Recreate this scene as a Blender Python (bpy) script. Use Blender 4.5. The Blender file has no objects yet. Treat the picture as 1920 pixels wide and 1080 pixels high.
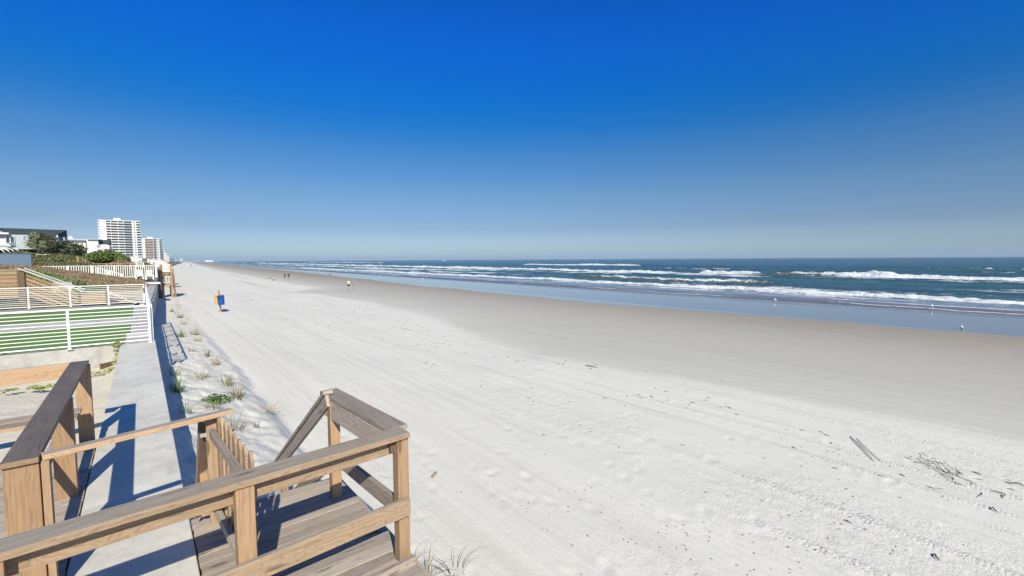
import bpy, math, random
import numpy as np
from mathutils import Vector, Matrix
random.seed(7); RNG = np.random.default_rng(11)
SC = bpy.context.scene; COL = SC.collection
R = math.radians

# ------------------------------------------------------------------ camera
F_PX, YAW, ZC = 853.0, R(39.2), 4.35
PITCH, ROLL = math.atan(53.8 / F_PX), R(0.34)
F0 = np.array([math.sin(YAW), math.cos(YAW), 0.0]); R0 = np.array([math.cos(YAW), -math.sin(YAW), 0.0]); U0 = np.array([0, 0, 1.0])
FW = F0 * math.cos(PITCH) - U0 * math.sin(PITCH); U1 = U0 * math.cos(PITCH) + F0 * math.sin(PITCH)
RT = R0 * math.cos(ROLL) - U1 * math.sin(ROLL); UP = U1 * math.cos(ROLL) + R0 * math.sin(ROLL)
CP = np.array([0, 0, ZC])
cd = bpy.data.cameras.new("camera"); cam = bpy.data.objects.new("camera", cd); COL.objects.link(cam)
cd.sensor_width = 36.0; cd.lens = 36.0 * F_PX / 1920.0; cd.clip_start = 0.05; cd.clip_end = 40000
M = Matrix.Identity(4)
for i in range(3):
    M[i][0] = RT[i]; M[i][1] = UP[i]; M[i][2] = -FW[i]; M[i][3] = CP[i]
cam.matrix_world = M
SC.camera = cam
SC.render.resolution_x = 1024; SC.render.resolution_y = 576

# ------------------------------------------------------------------ sky, sun, exposure
SUN_AZ, SUN_EL = R(197.5), R(35)
w = bpy.data.worlds.new("World"); SC.world = w; w.use_nodes = True
nt = w.node_tree; nt.nodes.clear()
wo = nt.nodes.new('ShaderNodeOutputWorld'); bg = nt.nodes.new('ShaderNodeBackground')
sky = nt.nodes.new('ShaderNodeTexSky'); sky.sky_type = 'NISHITA'; sky.sun_disc = False
sky.sun_elevation = SUN_EL; sky.sun_rotation = SUN_AZ; sky.altitude = 0
sky.air_density = 1.0; sky.dust_density = 0.6; sky.ozone_density = 4.0
hs = nt.nodes.new('ShaderNodeHueSaturation'); hs.inputs['Saturation'].default_value = 1.25; hs.inputs['Value'].default_value = 0.95 * 1.2
nt.links.new(sky.outputs[0], hs.inputs['Color'])
# the deep, polarised blue of the photograph: tint by elevation
tcw = nt.nodes.new('ShaderNodeTexCoord'); sxw = nt.nodes.new('ShaderNodeSeparateXYZ'); nt.links.new(tcw.outputs['Generated'], sxw.inputs[0])
mrw = nt.nodes.new('ShaderNodeMapRange'); mrw.inputs[1].default_value = 0; mrw.inputs[2].default_value = 1.0; nt.links.new(sxw.outputs[2], mrw.inputs[0])
crw = nt.nodes.new('ShaderNodeValToRGB'); nt.links.new(mrw.outputs[0], crw.inputs[0])
TINT = [(.009, .603, .735, 1.02), (.066, .489, .497, .662), (.135, .54, .555, .635), (.213, .37, .555, .71), (.267, .11, .53, .80), (.303, .02, .535, .899), (.338, 0, .544, .994), (.412, 0, .55, 1.185), (.495, 0, .537, 1.191), (.56, .15, .56, 1.0), (.75, .62, .74, .86), (1.0, .78, .80, .80)]
while len(crw.color_ramp.elements) < len(TINT): crw.color_ramp.elements.new(.5)
for e_, (z_, r_, g_, b_) in zip(crw.color_ramp.elements, TINT): e_.position = z_; e_.color = (r_ / 1.2, g_ / 1.2, b_ / 1.2, 1)
mxw = nt.nodes.new('ShaderNodeMix'); mxw.data_type = 'RGBA'; mxw.blend_type = 'MULTIPLY'; mxw.inputs['Factor'].default_value = 1
nt.links.new(hs.outputs[0], mxw.inputs['A']); nt.links.new(crw.outputs[0], mxw.inputs['B']); nt.links.new(mxw.outputs['Result'], bg.inputs['Color'])
bg.inputs['Strength'].default_value = 0.11
nt.links.new(bg.outputs[0], wo.inputs['Surface'])
sl = bpy.data.lights.new("sun", 'SUN'); sl.energy = 4.7; sl.angle = R(0.5); sl.color = (1.0, 0.94, 0.76)
so = bpy.data.objects.new("sun", sl); COL.objects.link(so)
sd = Vector((math.sin(SUN_AZ) * math.cos(SUN_EL), math.cos(SUN_AZ) * math.cos(SUN_EL), math.sin(SUN_EL)))
so.rotation_euler = sd.to_track_quat('Z', 'Y').to_euler()
vs = SC.view_settings; vs.view_transform = 'Standard'; vs.look = 'None'; vs.gamma = 1; vs.use_curve_mapping = False
vs.exposure = 0.35

# ------------------------------------------------------------------ helpers
def ray(x, y): return FW + RT * (x - 960) / F_PX - UP * (y - 540) / F_PX
def hz(x, y, z):
    d = ray(x, y); return CP + d * ((z - ZC) / d[2])
def atY(x, y, Y):
    d = ray(x, y); return CP + d * (Y / d[1])
def atX(x, y, X):
    d = ray(x, y); return CP + d * (X / d[0])
def atD(x, y, D):
    d = ray(x, y); return CP + d * (D / (d @ F0))

def tag(o, label=None, cat=None, group=None, kind=None):
    if label: o['label'] = label
    if cat: o['category'] = cat
    if group: o['group'] = group
    if kind: o['kind'] = kind
    return o
def empty(name, loc=(0, 0, 0), label=None, cat=None, group=None):
    o = bpy.data.objects.new(name, None); COL.objects.link(o); o.location = loc; o.empty_display_size = 0.2
    return tag(o, label, cat, group)

class MB:
    """collects shapes of one part and links them as one mesh"""
    def __init__(s): s.v = []; s.f = []; s.m = []; s.g = []; s.r = []; s.smooth = []
    def add(s, verts, faces, m=0, g=None, r=None, smooth=False):
        n = len(s.v); s.v += [tuple(p) for p in verts]
        s.f += [tuple(i + n for i in f) for f in faces]; s.m += [m] * len(faces); s.smooth += [smooth] * len(faces)
        s.g += [tuple(p) for p in (g if g is not None else verts)]
        rr = random.random() if r is None else r
        s.r += [rr] * len(verts); return s
    def box(s, c, size, ax=None, m=0, taper=1.0, r=None):
        ax = np.eye(3) if ax is None else ax
        c = np.array(c, float); h = np.array(size, float) / 2; V = []; G = []
        off = np.array([random.random() * 20, random.random() * 20, random.random() * 20])
        L = int(np.argmax(size)); order = [L] + [i for i in range(3) if i != L]
        for sx, sy, sz in ((-1,-1,-1),(1,-1,-1),(1,1,-1),(-1,1,-1),(-1,-1,1),(1,-1,1),(1,1,1),(-1,1,1)):
            q = np.array([sx, sy, sz]) * h
            if sz > 0: q[:2] *= taper
            V.append(c + q[0] * ax[0] + q[1] * ax[1] + q[2] * ax[2]); G.append(np.array([q[order[0]], q[order[1]], q[order[2]]]) + off)
        return s.add(V, [(0,3,2,1),(4,5,6,7),(0,1,5,4),(1,2,6,5),(2,3,7,6),(3,0,4,7)], m, G, r)
    def span(s, p0, p1, wd, ht, m=0, r=None, top=False):
        """board from p0 to p1, wd across (horizontal), ht high; points on the centre line (or the centre of the top face)"""
        p0 = np.array(p0, float); p1 = np.array(p1, float); d = p1 - p0; L = np.linalg.norm(d); a = d / L
        b = np.cross([0, 0, 1.0], a)
        if np.linalg.norm(b) < 1e-4: b = np.array([1.0, 0, 0])
        b /= np.linalg.norm(b); u = np.cross(a, b)
        c = (p0 + p1) / 2 - (u * ht / 2 if top else 0)
        return s.box(c, (L, wd, ht), np.array([a, b, u]), m, r=r)
    def tube(s, pts, rad, n=8, m=0, cap=True, smooth=True):
        pts = [np.array(p, float) for p in pts]; k = len(pts); rad = [rad] * k if np.isscalar(rad) else rad
        V = []
        for i, p in enumerate(pts):
            d = pts[min(i + 1, k - 1)] - pts[max(i - 1, 0)]; d = d / (np.linalg.norm(d) + 1e-9)
            b = np.cross(d, [0.13, 0.21, 0.97]); 
            if np.linalg.norm(b) < 1e-3: b = np.cross(d, [1, 0, 0])
            b /= np.linalg.norm(b); u = np.cross(d, b)
            for j in range(n):
                t = 2 * math.pi * j / n; V.append(p + rad[i] * (math.cos(t) * b + math.sin(t) * u))
        Fc = [(i * n + j, i * n + (j + 1) % n, (i + 1) * n + (j + 1) % n, (i + 1) * n + j) for i in range(k - 1) for j in range(n)]
        if cap: Fc += [tuple(range(n)), tuple(range((k - 1) * n, k * n))[::-1]]
        return s.add(V, Fc, m, smooth=smooth)
    def lathe(s, prof, c=(0, 0, 0), n=24, m=0, ax=None):
        ax = np.eye(3) if ax is None else ax; c = np.array(c, float); V = []
        for r_, z in prof:
            for j in range(n):
                t = 2 * math.pi * j / n; V.append(c + ax[0] * r_ * math.cos(t) + ax[1] * r_ * math.sin(t) + ax[2] * z)
        Fc = [(i * n + j, i * n + (j + 1) % n, (i + 1) * n + (j + 1) % n, (i + 1) * n + j) for i in range(len(prof) - 1) for j in range(n)]
        return s.add(V, Fc, m, smooth=True)
    def build(s, name, mat, parent=None, bevel=0, origin=None):
        me = bpy.data.meshes.new(name)
        og = np.array(origin if origin is not None else (parent.location if parent else (0, 0, 0)), float)
        if parent and parent.parent: og = og + np.array(parent.parent.location)
        if origin is None and parent is None and s.v:
            a = np.array(s.v); og = np.array([a[:, 0].mean(), a[:, 1].mean(), a[:, 2].min()])
        me.from_pydata([tuple(np.array(p) - og) for p in s.v], [], s.f)
        mats = mat if isinstance(mat, (list, tuple)) else [mat]
        for q in mats: me.materials.append(q)
        me.polygons.foreach_set('material_index', s.m); me.polygons.foreach_set('use_smooth', s.smooth)
        a = me.attributes.new('gc', 'FLOAT_VECTOR', 'POINT'); a.data.foreach_set('vector', np.array(s.g, float).ravel())
        a = me.attributes.new('rnd', 'FLOAT', 'POINT'); a.data.foreach_set('value', np.array(s.r, float))
        me.update()
        o = bpy.data.objects.new(name, me); COL.objects.link(o)
        if parent: o.parent = parent
        else: o.location = og
        if bevel:
            b = o.modifiers.new('bevel', 'BEVEL'); b.width = bevel; b.segments = 2; b.limit_method = 'ANGLE'
        return o

# numpy noise
def vnoise(x, y, seed=0):
    xi = np.floor(x).astype(np.int64); yi = np.floor(y).astype(np.int64); fx = x - xi; fy = y - yi
    fx = fx * fx * (3 - 2 * fx); fy = fy * fy * (3 - 2 * fy)
    def h(a, b):
        n = (a * 374761393 + b * 668265263 + seed * 974634777) & 0xffffffff
        n = ((n ^ (n >> 13)) * 1274126177) & 0xffffffff
        return ((n ^ (n >> 16)) & 0xffff) / 65535.0
    return (h(xi, yi) * (1 - fx) + h(xi + 1, yi) * fx) * (1 - fy) + (h(xi, yi + 1) * (1 - fx) + h(xi + 1, yi + 1) * fx) * fy
def fbm(x, y, o=4, seed=0):
    t = 0; a = .5
    for i in range(o): t = t + a * vnoise(x * 2 ** i, y * 2 ** i, seed + i * 7); a *= .5
    return t / (1 - .5 ** o)
def sstep(a, b, x): t = np.clip((x - a) / (b - a), 0, 1); return t * t * (3 - 2 * t)

# ------------------------------------------------------------------ material toolkit
class NT:
    def __init__(s, name):
        s.mat = bpy.data.materials.new(name); s.mat.use_nodes = True; s.t = s.mat.node_tree; s.t.nodes.clear()
        s.out = s.n('ShaderNodeOutputMaterial'); s.p = s.n('ShaderNodeBsdfPrincipled'); s.l(s.p.outputs[0], s.out.inputs[0])
    def n(s, t, **k):
        q = s.t.nodes.new(t)
        for a, b in k.items(): setattr(q, a, b)
        return q
    def l(s, a, b): s.t.links.new(a, b)
    def val(s, sock, v):
        if isinstance(v, bpy.types.NodeSocket): s.l(v, sock)
        else: sock.default_value = v
    def math(s, op, a, b=0.0, c=None, clamp=False):
        q = s.n('ShaderNodeMath', operation=op, use_clamp=clamp); s.val(q.inputs[0], a); s.val(q.inputs[1], b)
        if c is not None: s.val(q.inputs[2], c)
        return q.outputs[0]
    def attr(s, name, out='Fac'):
        q = s.n('ShaderNodeAttribute', attribute_name=name); return q.outputs[out]
    def pos(s): return s.n('ShaderNodeNewGeometry').outputs['Position']
    def mapv(s, v, sc=(1, 1, 1), loc=(0, 0, 0)):
        q = s.n('ShaderNodeMapping'); s.l(v, q.inputs['Vector']); q.inputs['Scale'].default_value = sc; q.inputs['Location'].default_value = loc; return q.outputs[0]
    def noise(s, v, scale, detail=4, rough=.55, dist=0, out='Fac'):
        q = s.n('ShaderNodeTexNoise'); s.l(v, q.inputs['Vector']); q.inputs['Scale'].default_value = scale
        q.inputs['Detail'].default_value = detail; q.inputs['Roughness'].default_value = rough; q.inputs['Distortion'].default_value = dist
        return q.outputs[out]
    def ramp(s, f, stops, interp='LINEAR'):
        q = s.n('ShaderNodeValToRGB'); s.l(f, q.inputs[0]); r = q.color_ramp; r.interpolation = interp
        while len(r.elements) < len(stops): r.elements.new(.5)
        for e, (p, c) in zip(r.elements, stops): e.position = p; e.color = (c, c, c, 1) if np.isscalar(c) else (*c, 1)
        return q.outputs[0]
    def mix(s, f, a, b, mode='MIX'):
        q = s.n('ShaderNodeMix', data_type='RGBA', blend_type=mode); s.val(q.inputs['Factor'], f)
        s.val(q.inputs['A'], a if isinstance(a, bpy.types.NodeSocket) else (*a, 1)); s.val(q.inputs['B'], b if isinstance(b, bpy.types.NodeSocket) else (*b, 1))
        return q.outputs['Result']
    def mapr(s, v, a, b, c=0.0, d=1.0, smooth=True):
        q = s.n('ShaderNodeMapRange', interpolation_type='SMOOTHSTEP' if smooth else 'LINEAR')
        s.val(q.inputs[0], v); q.inputs[1].default_value = a; q.inputs[2].default_value = b; q.inputs[3].default_value = c; q.inputs[4].default_value = d
        return q.outputs[0]
    def bump(s, h, strength=.3, dist=.02, prev=None):
        q = s.n('ShaderNodeBump'); s.l(h, q.inputs['Height']); s.val(q.inputs['Strength'], strength); q.inputs['Distance'].default_value = dist
        if prev is not None: s.l(prev, q.inputs['Normal'])
        return q.outputs[0]
    def fin(s, col=None, rough=None, nrm=None, spec=None, ior=None, metal=None):
        if col is not None: s.val(s.p.inputs['Base Color'], col if isinstance(col, bpy.types.NodeSocket) else (*col, 1))
        if rough is not None: s.val(s.p.inputs['Roughness'], rough)
        if nrm is not None: s.l(nrm, s.p.inputs['Normal'])
        if spec is not None: s.val(s.p.inputs['Specular IOR Level'], spec)
        if ior is not None: s.p.inputs['IOR'].default_value = ior
        if metal is not None: s.p.inputs['Metallic'].default_value = metal
        return s.mat

def wood(name, fresh, grey, top=1.0, side=0.0, contrast=1.0):
    """sawn softwood: honey-coloured on the sides, silvered on the faces that look up"""
    k = NT(name); gc = k.attr('gc', 'Vector'); rnd = k.attr('rnd')
    warp = k.noise(k.mapv(gc, (1.3, 6, 6)), 1.5, 2, .5, 0)
    g0 = k.n('ShaderNodeVectorMath', operation='ADD'); k.l(k.mapv(gc, (1, 1, 1)), g0.inputs[0])
    sc = k.n('ShaderNodeVectorMath', operation='SCALE'); cb = k.n('ShaderNodeCombineXYZ'); k.l(warp, cb.inputs[1]); k.l(warp, cb.inputs[2]); k.l(cb.outputs[0], sc.inputs[0]); sc.inputs['Scale'].default_value = .09
    k.l(sc.outputs[0], g0.inputs[1]); gv = g0.outputs[0]
    # growth rings
    ring = k.n('ShaderNodeTexWave', wave_type='BANDS', bands_direction='Y'); k.l(k.mapv(gv, (.45, 44, 12)), ring.inputs['Vector'])
    ring.inputs['Scale'].default_value = 1.0; ring.inputs['Distortion'].default_value = 3.0; ring.inputs['Detail'].default_value = 3; ring.inputs['Detail Scale'].default_value = .8
    rg = k.ramp(ring.outputs['Fac'], [(0, .88), (.45, 1.0), (.8, .98), (1, .74)])
    streak = k.noise(k.mapv(gv, (2.2, 60, 60)), 1.0, 5, .7)
    st = k.ramp(streak, [(.25, .55), (.5, .95), (.75, 1.2)])
    crack = k.noise(k.mapv(gv, (1.4, 45, 45), (3, 7, 1)), 1.0, 3, .6)
    ck = k.ramp(crack, [(.30, .35), (.37, 1.0)])
    blot = k.noise(k.mapv(gv, (1.5, 4, 4)), 1.0, 3, .5)
    # knots
    vo = k.n('ShaderNodeTexVoronoi'); k.l(k.mapv(gv, (2.0, 9, 9)), vo.inputs['Vector']); vo.inputs['Scale'].default_value = .75; vo.inputs['Randomness'].default_value = 1
    kn = k.mapr(vo.outputs['Distance'], .07, .16, 1, 0)
    nrm = k.n('ShaderNodeNewGeometry').outputs['Normal']; sx = k.n('ShaderNodeSeparateXYZ'); k.l(nrm, sx.inputs[0])
    upf = k.mapr(sx.outputs[2], .55, .8, side, top)
    upf = k.math('MULTIPLY', upf, k.mapr(blot, .25, .6, .75, 1.0), clamp=True)
    base = k.mix(upf, fresh, grey)
    base = k.mix(.85 * contrast, base, rg, 'MULTIPLY'); base = k.mix(.8 * contrast, base, st, 'MULTIPLY')
    base = k.mix(k.math('MULTIPLY', upf, .9), base, ck, 'MULTIPLY')
    base = k.mix(k.math('MULTIPLY', kn, .75), base, tuple(c * .28 for c in fresh))
    rv = k.ramp(rnd, [(0, .78), (.5, 1.0), (1, 1.22)]); base = k.mix(1.0, base, rv, 'MULTIPLY')
    b = k.bump(streak, .35, .004); b = k.bump(ck, .5, .004, b)
    return k.fin(base, .8, b, .25)

def plain(name, col, rough=.7, var=.12, scale=3.0, bump=0, bscale=40, spec=.3, metal=None):
    k = NT(name); tc = k.n('ShaderNodeTexCoord').outputs['Object']
    nz = k.noise(tc, scale, 5, .6); c = k.mix(1.0, col, k.ramp(nz, [(.2, 1 - var), (.8, 1 + var)]), 'MULTIPLY')
    b = k.bump(k.noise(tc, bscale, 4, .6), .4, bump) if bump else None
    return k.fin(c, rough, b, spec, metal=metal)

def concrete(name, col, var=.12):
    k = NT(name); p = k.pos()
    big = k.noise(p, .6, 4, .6); mid = k.noise(p, 5, 5, .65); fine = k.noise(p, 60, 4, .7)
    brush = k.noise(k.mapv(p, (3, 60, 60)), 1.5, 3, .6)
    c = k.mix(1.0, col, k.ramp(big, [(.25, 1 - var), (.75, 1 + var)]), 'MULTIPLY')
    c = k.mix(1.0, c, k.ramp(k.noise(p, 2.2, 6, .7), [(.36, .84), (.47, 1.0)]), 'MULTIPLY')
    c = k.mix(1.0, c, k.ramp(mid, [(.3, .88), (.7, 1.07)]), 'MULTIPLY'); c = k.mix(.6, c, k.ramp(fine, [(.3, .88), (.7, 1.08)]), 'MULTIPLY')
    c = k.mix(1.0, c, k.ramp(k.noise(p, 14, 3, .5), [(.23, .75), (.30, 1.0)]), 'MULTIPLY')
    b = k.bump(brush, .25, .004); b = k.bump(fine, .3, .002, b)
    return k.fin(c, .85, b, .2)

def foliage(name, a, b, rough=.6):
    k = NT(name); rnd = k.attr('rnd'); tc = k.pos()
    c = k.mix(rnd, a, b); c = k.mix(1.0, c, k.ramp(k.noise(tc, 1.2, 3, .6), [(.3, .7), (.7, 1.25)]), 'MULTIPLY')
    k.fin(c, rough, None, .25); return k.mat

W_FRONT = wood('honey_timber', (.43, .285, .172), (.42, .36, .30), top=.95, side=.22, contrast=1.15)
W_CAPD = wood('dark_weathered_timber', (.40, .27, .17), (.175, .155, .152), top=1.0)
W_POST = wood('post_timber', (.40, .24, .13), (.38, .32, .26), top=.8, side=.18, contrast=1.2)
W_GREY = wood('silvered_timber', (.56, .46, .37), (.37, .31, .265), side=.5, contrast=1.1)
W_DECK = wood('deck_timber', (.42, .35, .29), (.455, .385, .325), top=1.0, contrast=1.2)
W_PALE = wood('pale_timber', (.56, .37, .23), (.33, .30, .28), top=.9)
W_FAR = wood('far_timber', (.40, .275, .17), (.42, .37, .32), top=.9)
W_FARB = wood('stair_timber', (.24, .17, .115), (.36, .30, .25), top=.9)
W_BROWN = wood('brown_timber', (.17, .115, .08), (.22, .17, .14), top=.9)
CONC = concrete('wall_concrete', (.62, .595, .545)); CONC_L = concrete('light_concrete', (.44, .425, .40), .16); CONC_G = concrete('grey_paver', (.50, .475, .435))
WHITE = plain('white_powdercoat', (.80, .80, .79), .35, .04, 2, spec=.5)
WHITEP = plain('white_paint', (.78, .77, .75), .6, .06, 2)
METAL = plain('galvanised_steel', (.62, .62, .60), .45, .2, 20, metal=.6)
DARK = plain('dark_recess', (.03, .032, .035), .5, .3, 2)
LATCH = plain('black_latch', (.02, .02, .02), .4, .1, 4)

# ------------------------------------------------------------------ coast model
SY = [-500, 17, 36, 67, 150, 300, 500, 1000, 2000, 6000]; SV = [0, 0, .15, 1.15, 3.6, 10, 21, 52, 116, 372]
def sft(y): return np.interp(y, SY, SV)
def bank(y): return np.interp(y, [-20, 0, 7, 11, 17, 21, 30, 40, 55], [1.3, 1.35, 1.27, 1.12, .88, .8, .42, .12, 0.0])
def sand_z(x, y, detail=False):
    x = np.asarray(x, float); y = np.asarray(y, float); u = x - sft(y)
    z = np.where(u < 50, -.0308 * np.clip(u, 0, None), -1.54 - .013 * (u - 50)); z = np.where(u > 67, -1.761 - .035 * (u - 67), z)
    wob = .35 * (fbm(y * .35, y * 0 + 3.1, 3, 5) - .5) * 2
    t = (u - .3) / (2.75 + wob - .3)
    prof = np.where(t < .82, 1 - .72 * np.clip(t, 0, 1), (1 - .72 * .82) * (1 - sstep(.82, 1.05, t)))
    bz = bank(y) * np.clip(prof, 0, 1); z = z + np.where(u > -5, bz, 0)
    und = (fbm(x * .16, y * .1, 3, 9) - .5) * .16 * sstep(1, 6, u) * (1 - sstep(15, 24, u))
    z = z + und
    inb = (t < 1) & (u > 0)
    z = z + np.where(inb, (fbm(x * 2.4, y * 2.1, 5, 21) - .5) * .24 * np.clip(bz * 2, 0, 1), 0)
    return z
WOBY = [-30, .6, 7, 11, 17, 23, 37, 50, 68, 75, 89, 107, 141, 335, 1000, 6000]; WOBV = [1.5, 1.0, 0, -.8, -1.4, -.8, 2.6, 2.7, 1.8, -1.5, 6.5, 6, 6, 6, 6, 6]
FLY = [-30, 2, 8, 16, 26, 38, 52, 88, 132, 327, 1140, 6000]; FLV = [51, 50.4, 48.6, 48.6, 47, 45, 46.4, 46.2, 50.5, 60, 66, 70]

def grow(a, b, d0, g, c=0.0):
    out = [a]
    while out[-1] < b: out.append(out[-1] + d0 + g * abs(out[-1] - c))
    return np.array(out)
def grid_mesh(name, X, Y, Z, mat, attrs={}, keep=None):
    ny, nx = X.shape; me = bpy.data.meshes.new(name); co = np.stack([X, Y, Z], -1).reshape(-1, 3)
    idx = np.arange(nx * ny).reshape(ny, nx); q = np.stack([idx[:-1, :-1], idx[:-1, 1:], idx[1:, 1:], idx[1:, :-1]], -1).reshape(-1, 4)
    if keep is not None:
        kq = keep.reshape(-1)[q].any(1); q = q[kq]
    me.vertices.add(len(co)); me.vertices.foreach_set('co', co.ravel()); me.loops.add(q.size); me.loops.foreach_set('vertex_index', q.ravel())
    me.polygons.add(len(q)); me.polygons.foreach_set('loop_start', np.arange(0, q.size, 4)); me.polygons.foreach_set('loop_total', np.full(len(q), 4))
    me.polygons.foreach_set('use_smooth', np.ones(len(q), bool)); me.materials.append(mat)
    for k, a in attrs.items():
        t = me.attributes.new(k, 'FLOAT', 'POINT'); t.data.foreach_set('value', np.asarray(a, float).ravel())
    me.update(); me.validate(); o = bpy.data.objects.new(name, me); COL.objects.link(o); return o

# ------------------------------------------------------------------ beach sand
def sand_material():
    k = NT('beach_sand'); p = k.pos(); cu = k.attr('coast'); wet = k.attr('wetness'); film = k.attr('film'); trm = k.attr('trample')
    n_big = k.noise(k.mapv(p, (1, .22, 1)), .25, 5, .6); n_mid = k.noise(k.mapv(p, (1, .6, 1)), 1.3, 5, .65); n_fine = k.noise(p, 18, 4, .7); n_grain = k.noise(p, 140, 2, .6)
    streak = k.noise(k.mapv(p, (1.2, .10, 1)), 1.1, 6, .7); lines = k.noise(k.mapv(p, (2.6, .035, 1)), 1.0, 5, .75)
    # dry / damp boundary with ragged edge
    d = k.math('ADD', wet, k.math('MULTIPLY', k.math('SUBTRACT', n_mid, .5), 1.3))
    d = k.math('ADD', d, k.math('MULTIPLY', k.math('SUBTRACT', n_fine, .5), .8))
    damp = k.math('ADD', k.math('MULTIPLY', k.mapr(d, -.7, 1.1), .50), k.math('MULTIPLY', k.mapr(k.math('ADD', d, k.math('MULTIPLY', streak, 6.0)), 0, 12), .5))
    dry = k.mix(n_big, (.665, .632, .568), (.735, .702, .636)); dry = k.mix(k.mapr(streak, .5, .68, 0, .35), dry, (.56, .53, .475))
    dpc = k.mix(streak, (.40, .375, .335), (.57, .54, .485))
    deep = k.mix(n_mid, (.29, .25, .205), (.36, .315, .265))
    c = k.mix(damp, dry, dpc)
    dp = k.mapr(k.math('ADD', cu, k.math('MULTIPLY', streak, 14.0)), 30, 57); c = k.mix(dp, c, deep)
    c = k.mix(1.0, c, k.ramp(lines, [(.36, .93), (.5, 1.0), (.64, 1.03)]), 'MULTIPLY')
    # fine speckles and shell crumbs
    c = k.mix(1.0, c, k.ramp(n_fine, [(.25, .93), (.75, 1.06)]), 'MULTIPLY'); c = k.mix(1.0, c, k.ramp(n_grain, [(.3, .94), (.7, 1.05)]), 'MULTIPLY')
    spk = k.noise(k.mapv(p, (1.6, 1, 1)), 26, 2, .5); sparse = k.noise(p, .45, 4, .6)
    c = k.mix(k.math('MULTIPLY', k.mapr(spk, .30, .25), k.mapr(sparse, .45, .62)), c, (.2, .18, .15))
    shl = k.noise(k.mapv(p, (1, .5, 1)), 9, 2, .5); c = k.mix(k.math('MULTIPLY', k.mapr(shl, .70, .76), k.mapr(damp, .2, .6, 0, .7)), c, (.7, .69, .66))
    # film of water
    fd = k.math('ADD', film, k.math('MULTIPLY', k.math('SUBTRACT', streak, .5), 1.6)); fm = k.mapr(fd, -.35, .25)
    c = k.mix(fm, c, k.mix(n_mid, (.20, .195, .195), (.27, .26, .255)))
    rough = k.math('ADD', k.math('MULTIPLY', fm, -.85), .92)
    # relief: footprints, tyre ruts with tread, wind lumps
    sp = k.n('ShaderNodeSeparateXYZ'); k.l(p, sp.inputs[0])
    wv = k.math('MULTIPLY', k.math('SUBTRACT', k.noise(k.mapv(p, (0, .05, 0)), 1, 2, .5), .5), 1.4)
    xx = k.math('ADD', cu, wv); ruts = None; tread = None
    wt = k.n('ShaderNodeTexWave', wave_type='BANDS', bands_direction='Y'); k.l(p, wt.inputs['Vector']); wt.inputs['Scale'].default_value = 4.5; wt.inputs['Distortion'].default_value = 3.5; wt.inputs['Detail'].default_value = 3; wt.inputs['Detail Scale'].default_value = 2.5
    for u0, wd in ((8.0, .13), (9.7, .13), (11.3, .14), (12.1, .10), (13.1, .15), (13.8, .12), (14.9, .15), (15.6, .13)):
        a = k.math('ABSOLUTE', k.math('SUBTRACT', xx, u0)); m_ = k.mapr(a, wd * .5, wd * 1.5, 1, 0)
        ruts = m_ if ruts is None else k.math('MAXIMUM', ruts, m_)
    brk = k.mapr(k.noise(k.mapv(p, (1, .12, 1), (5, 2, 0)), .8, 3, .6), .42, .58)
    ruts = k.math('MULTIPLY', ruts, brk)
    tread = k.math('MULTIPLY', ruts, k.math('ADD', k.math('MULTIPLY', wt.outputs['Fac'], .9), -.9))
    vo = k.n('ShaderNodeTexVoronoi'); k.l(k.mapv(p, (1.0, .8, 1)), vo.inputs['Vector']); vo.inputs['Scale'].default_value = 2.6
    ft = k.math('MULTIPLY', k.mapr(vo.outputs['Distance'], .10, .30, -1, 0), k.mapr(k.noise(p, .35, 3, .6), .46, .60))
    dryk = k.math('SUBTRACT', 1.0, k.mapr(cu, 15, 30, 0, .9))
    lum = k.noise(p, 3.2, 6, .62)
    h = k.math('ADD', k.math('MULTIPLY', ft, .002), k.math('MULTIPLY', tread, .0025)); h = k.math('ADD', h, k.math('MULTIPLY', ruts, k.math('MULTIPLY', k.noise(p, 9, 4, .7), .028)))
    h = k.math('ADD', h, k.math('MULTIPLY', lum, k.math('ADD', k.math('MULTIPLY', trm, .032), .007)))
    h = k.math('ADD', h, k.math('MULTIPLY', n_fine, k.math('ADD', k.math('MULTIPLY', trm, .012), .003)))
    h = k.math('ADD', h, k.math('MULTIPLY', lines, .025)); h = k.math('MULTIPLY', h, dryk); h = k.math('MULTIPLY', h, k.math('SUBTRACT', 1.0, fm))
    wl = k.noise(k.mapv(p, (1, .35, 1)), 1.0, 3, .5); h = k.math('ADD', h, k.math('MULTIPLY', k.math('MULTIPLY', wl, fm), .004))
    b = k.bump(h, 1.0, 1.0)
    return k.fin(c, rough, b, k.math('ADD', k.math('MULTIPLY', fm, .9), .1), 1.5)
SANDM = sand_material()
xs = grow(.19, 92, .032, .0068); ys = np.concatenate([-grow(0, 40, .15, .02)[1:][::-1], grow(0, 4500, .035, .0072)])
U, Yg = np.meshgrid(xs, ys); X = U + sft(Yg); Z = sand_z(X, Yg)
tr = sstep(.42, .62, fbm(X * .22, Yg * .16, 4, 31)) * sstep(2.5, 4.5, U) * (1 - sstep(15, 19, U)) * .8
tr = np.maximum(tr, sstep(.0, 1.0, 1 - np.abs(U - 9.5) / 3.5) * sstep(.38, .6, fbm(X * .5, Yg * .35, 4, 37)) * (1 - sstep(9, 22, Yg)))
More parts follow.
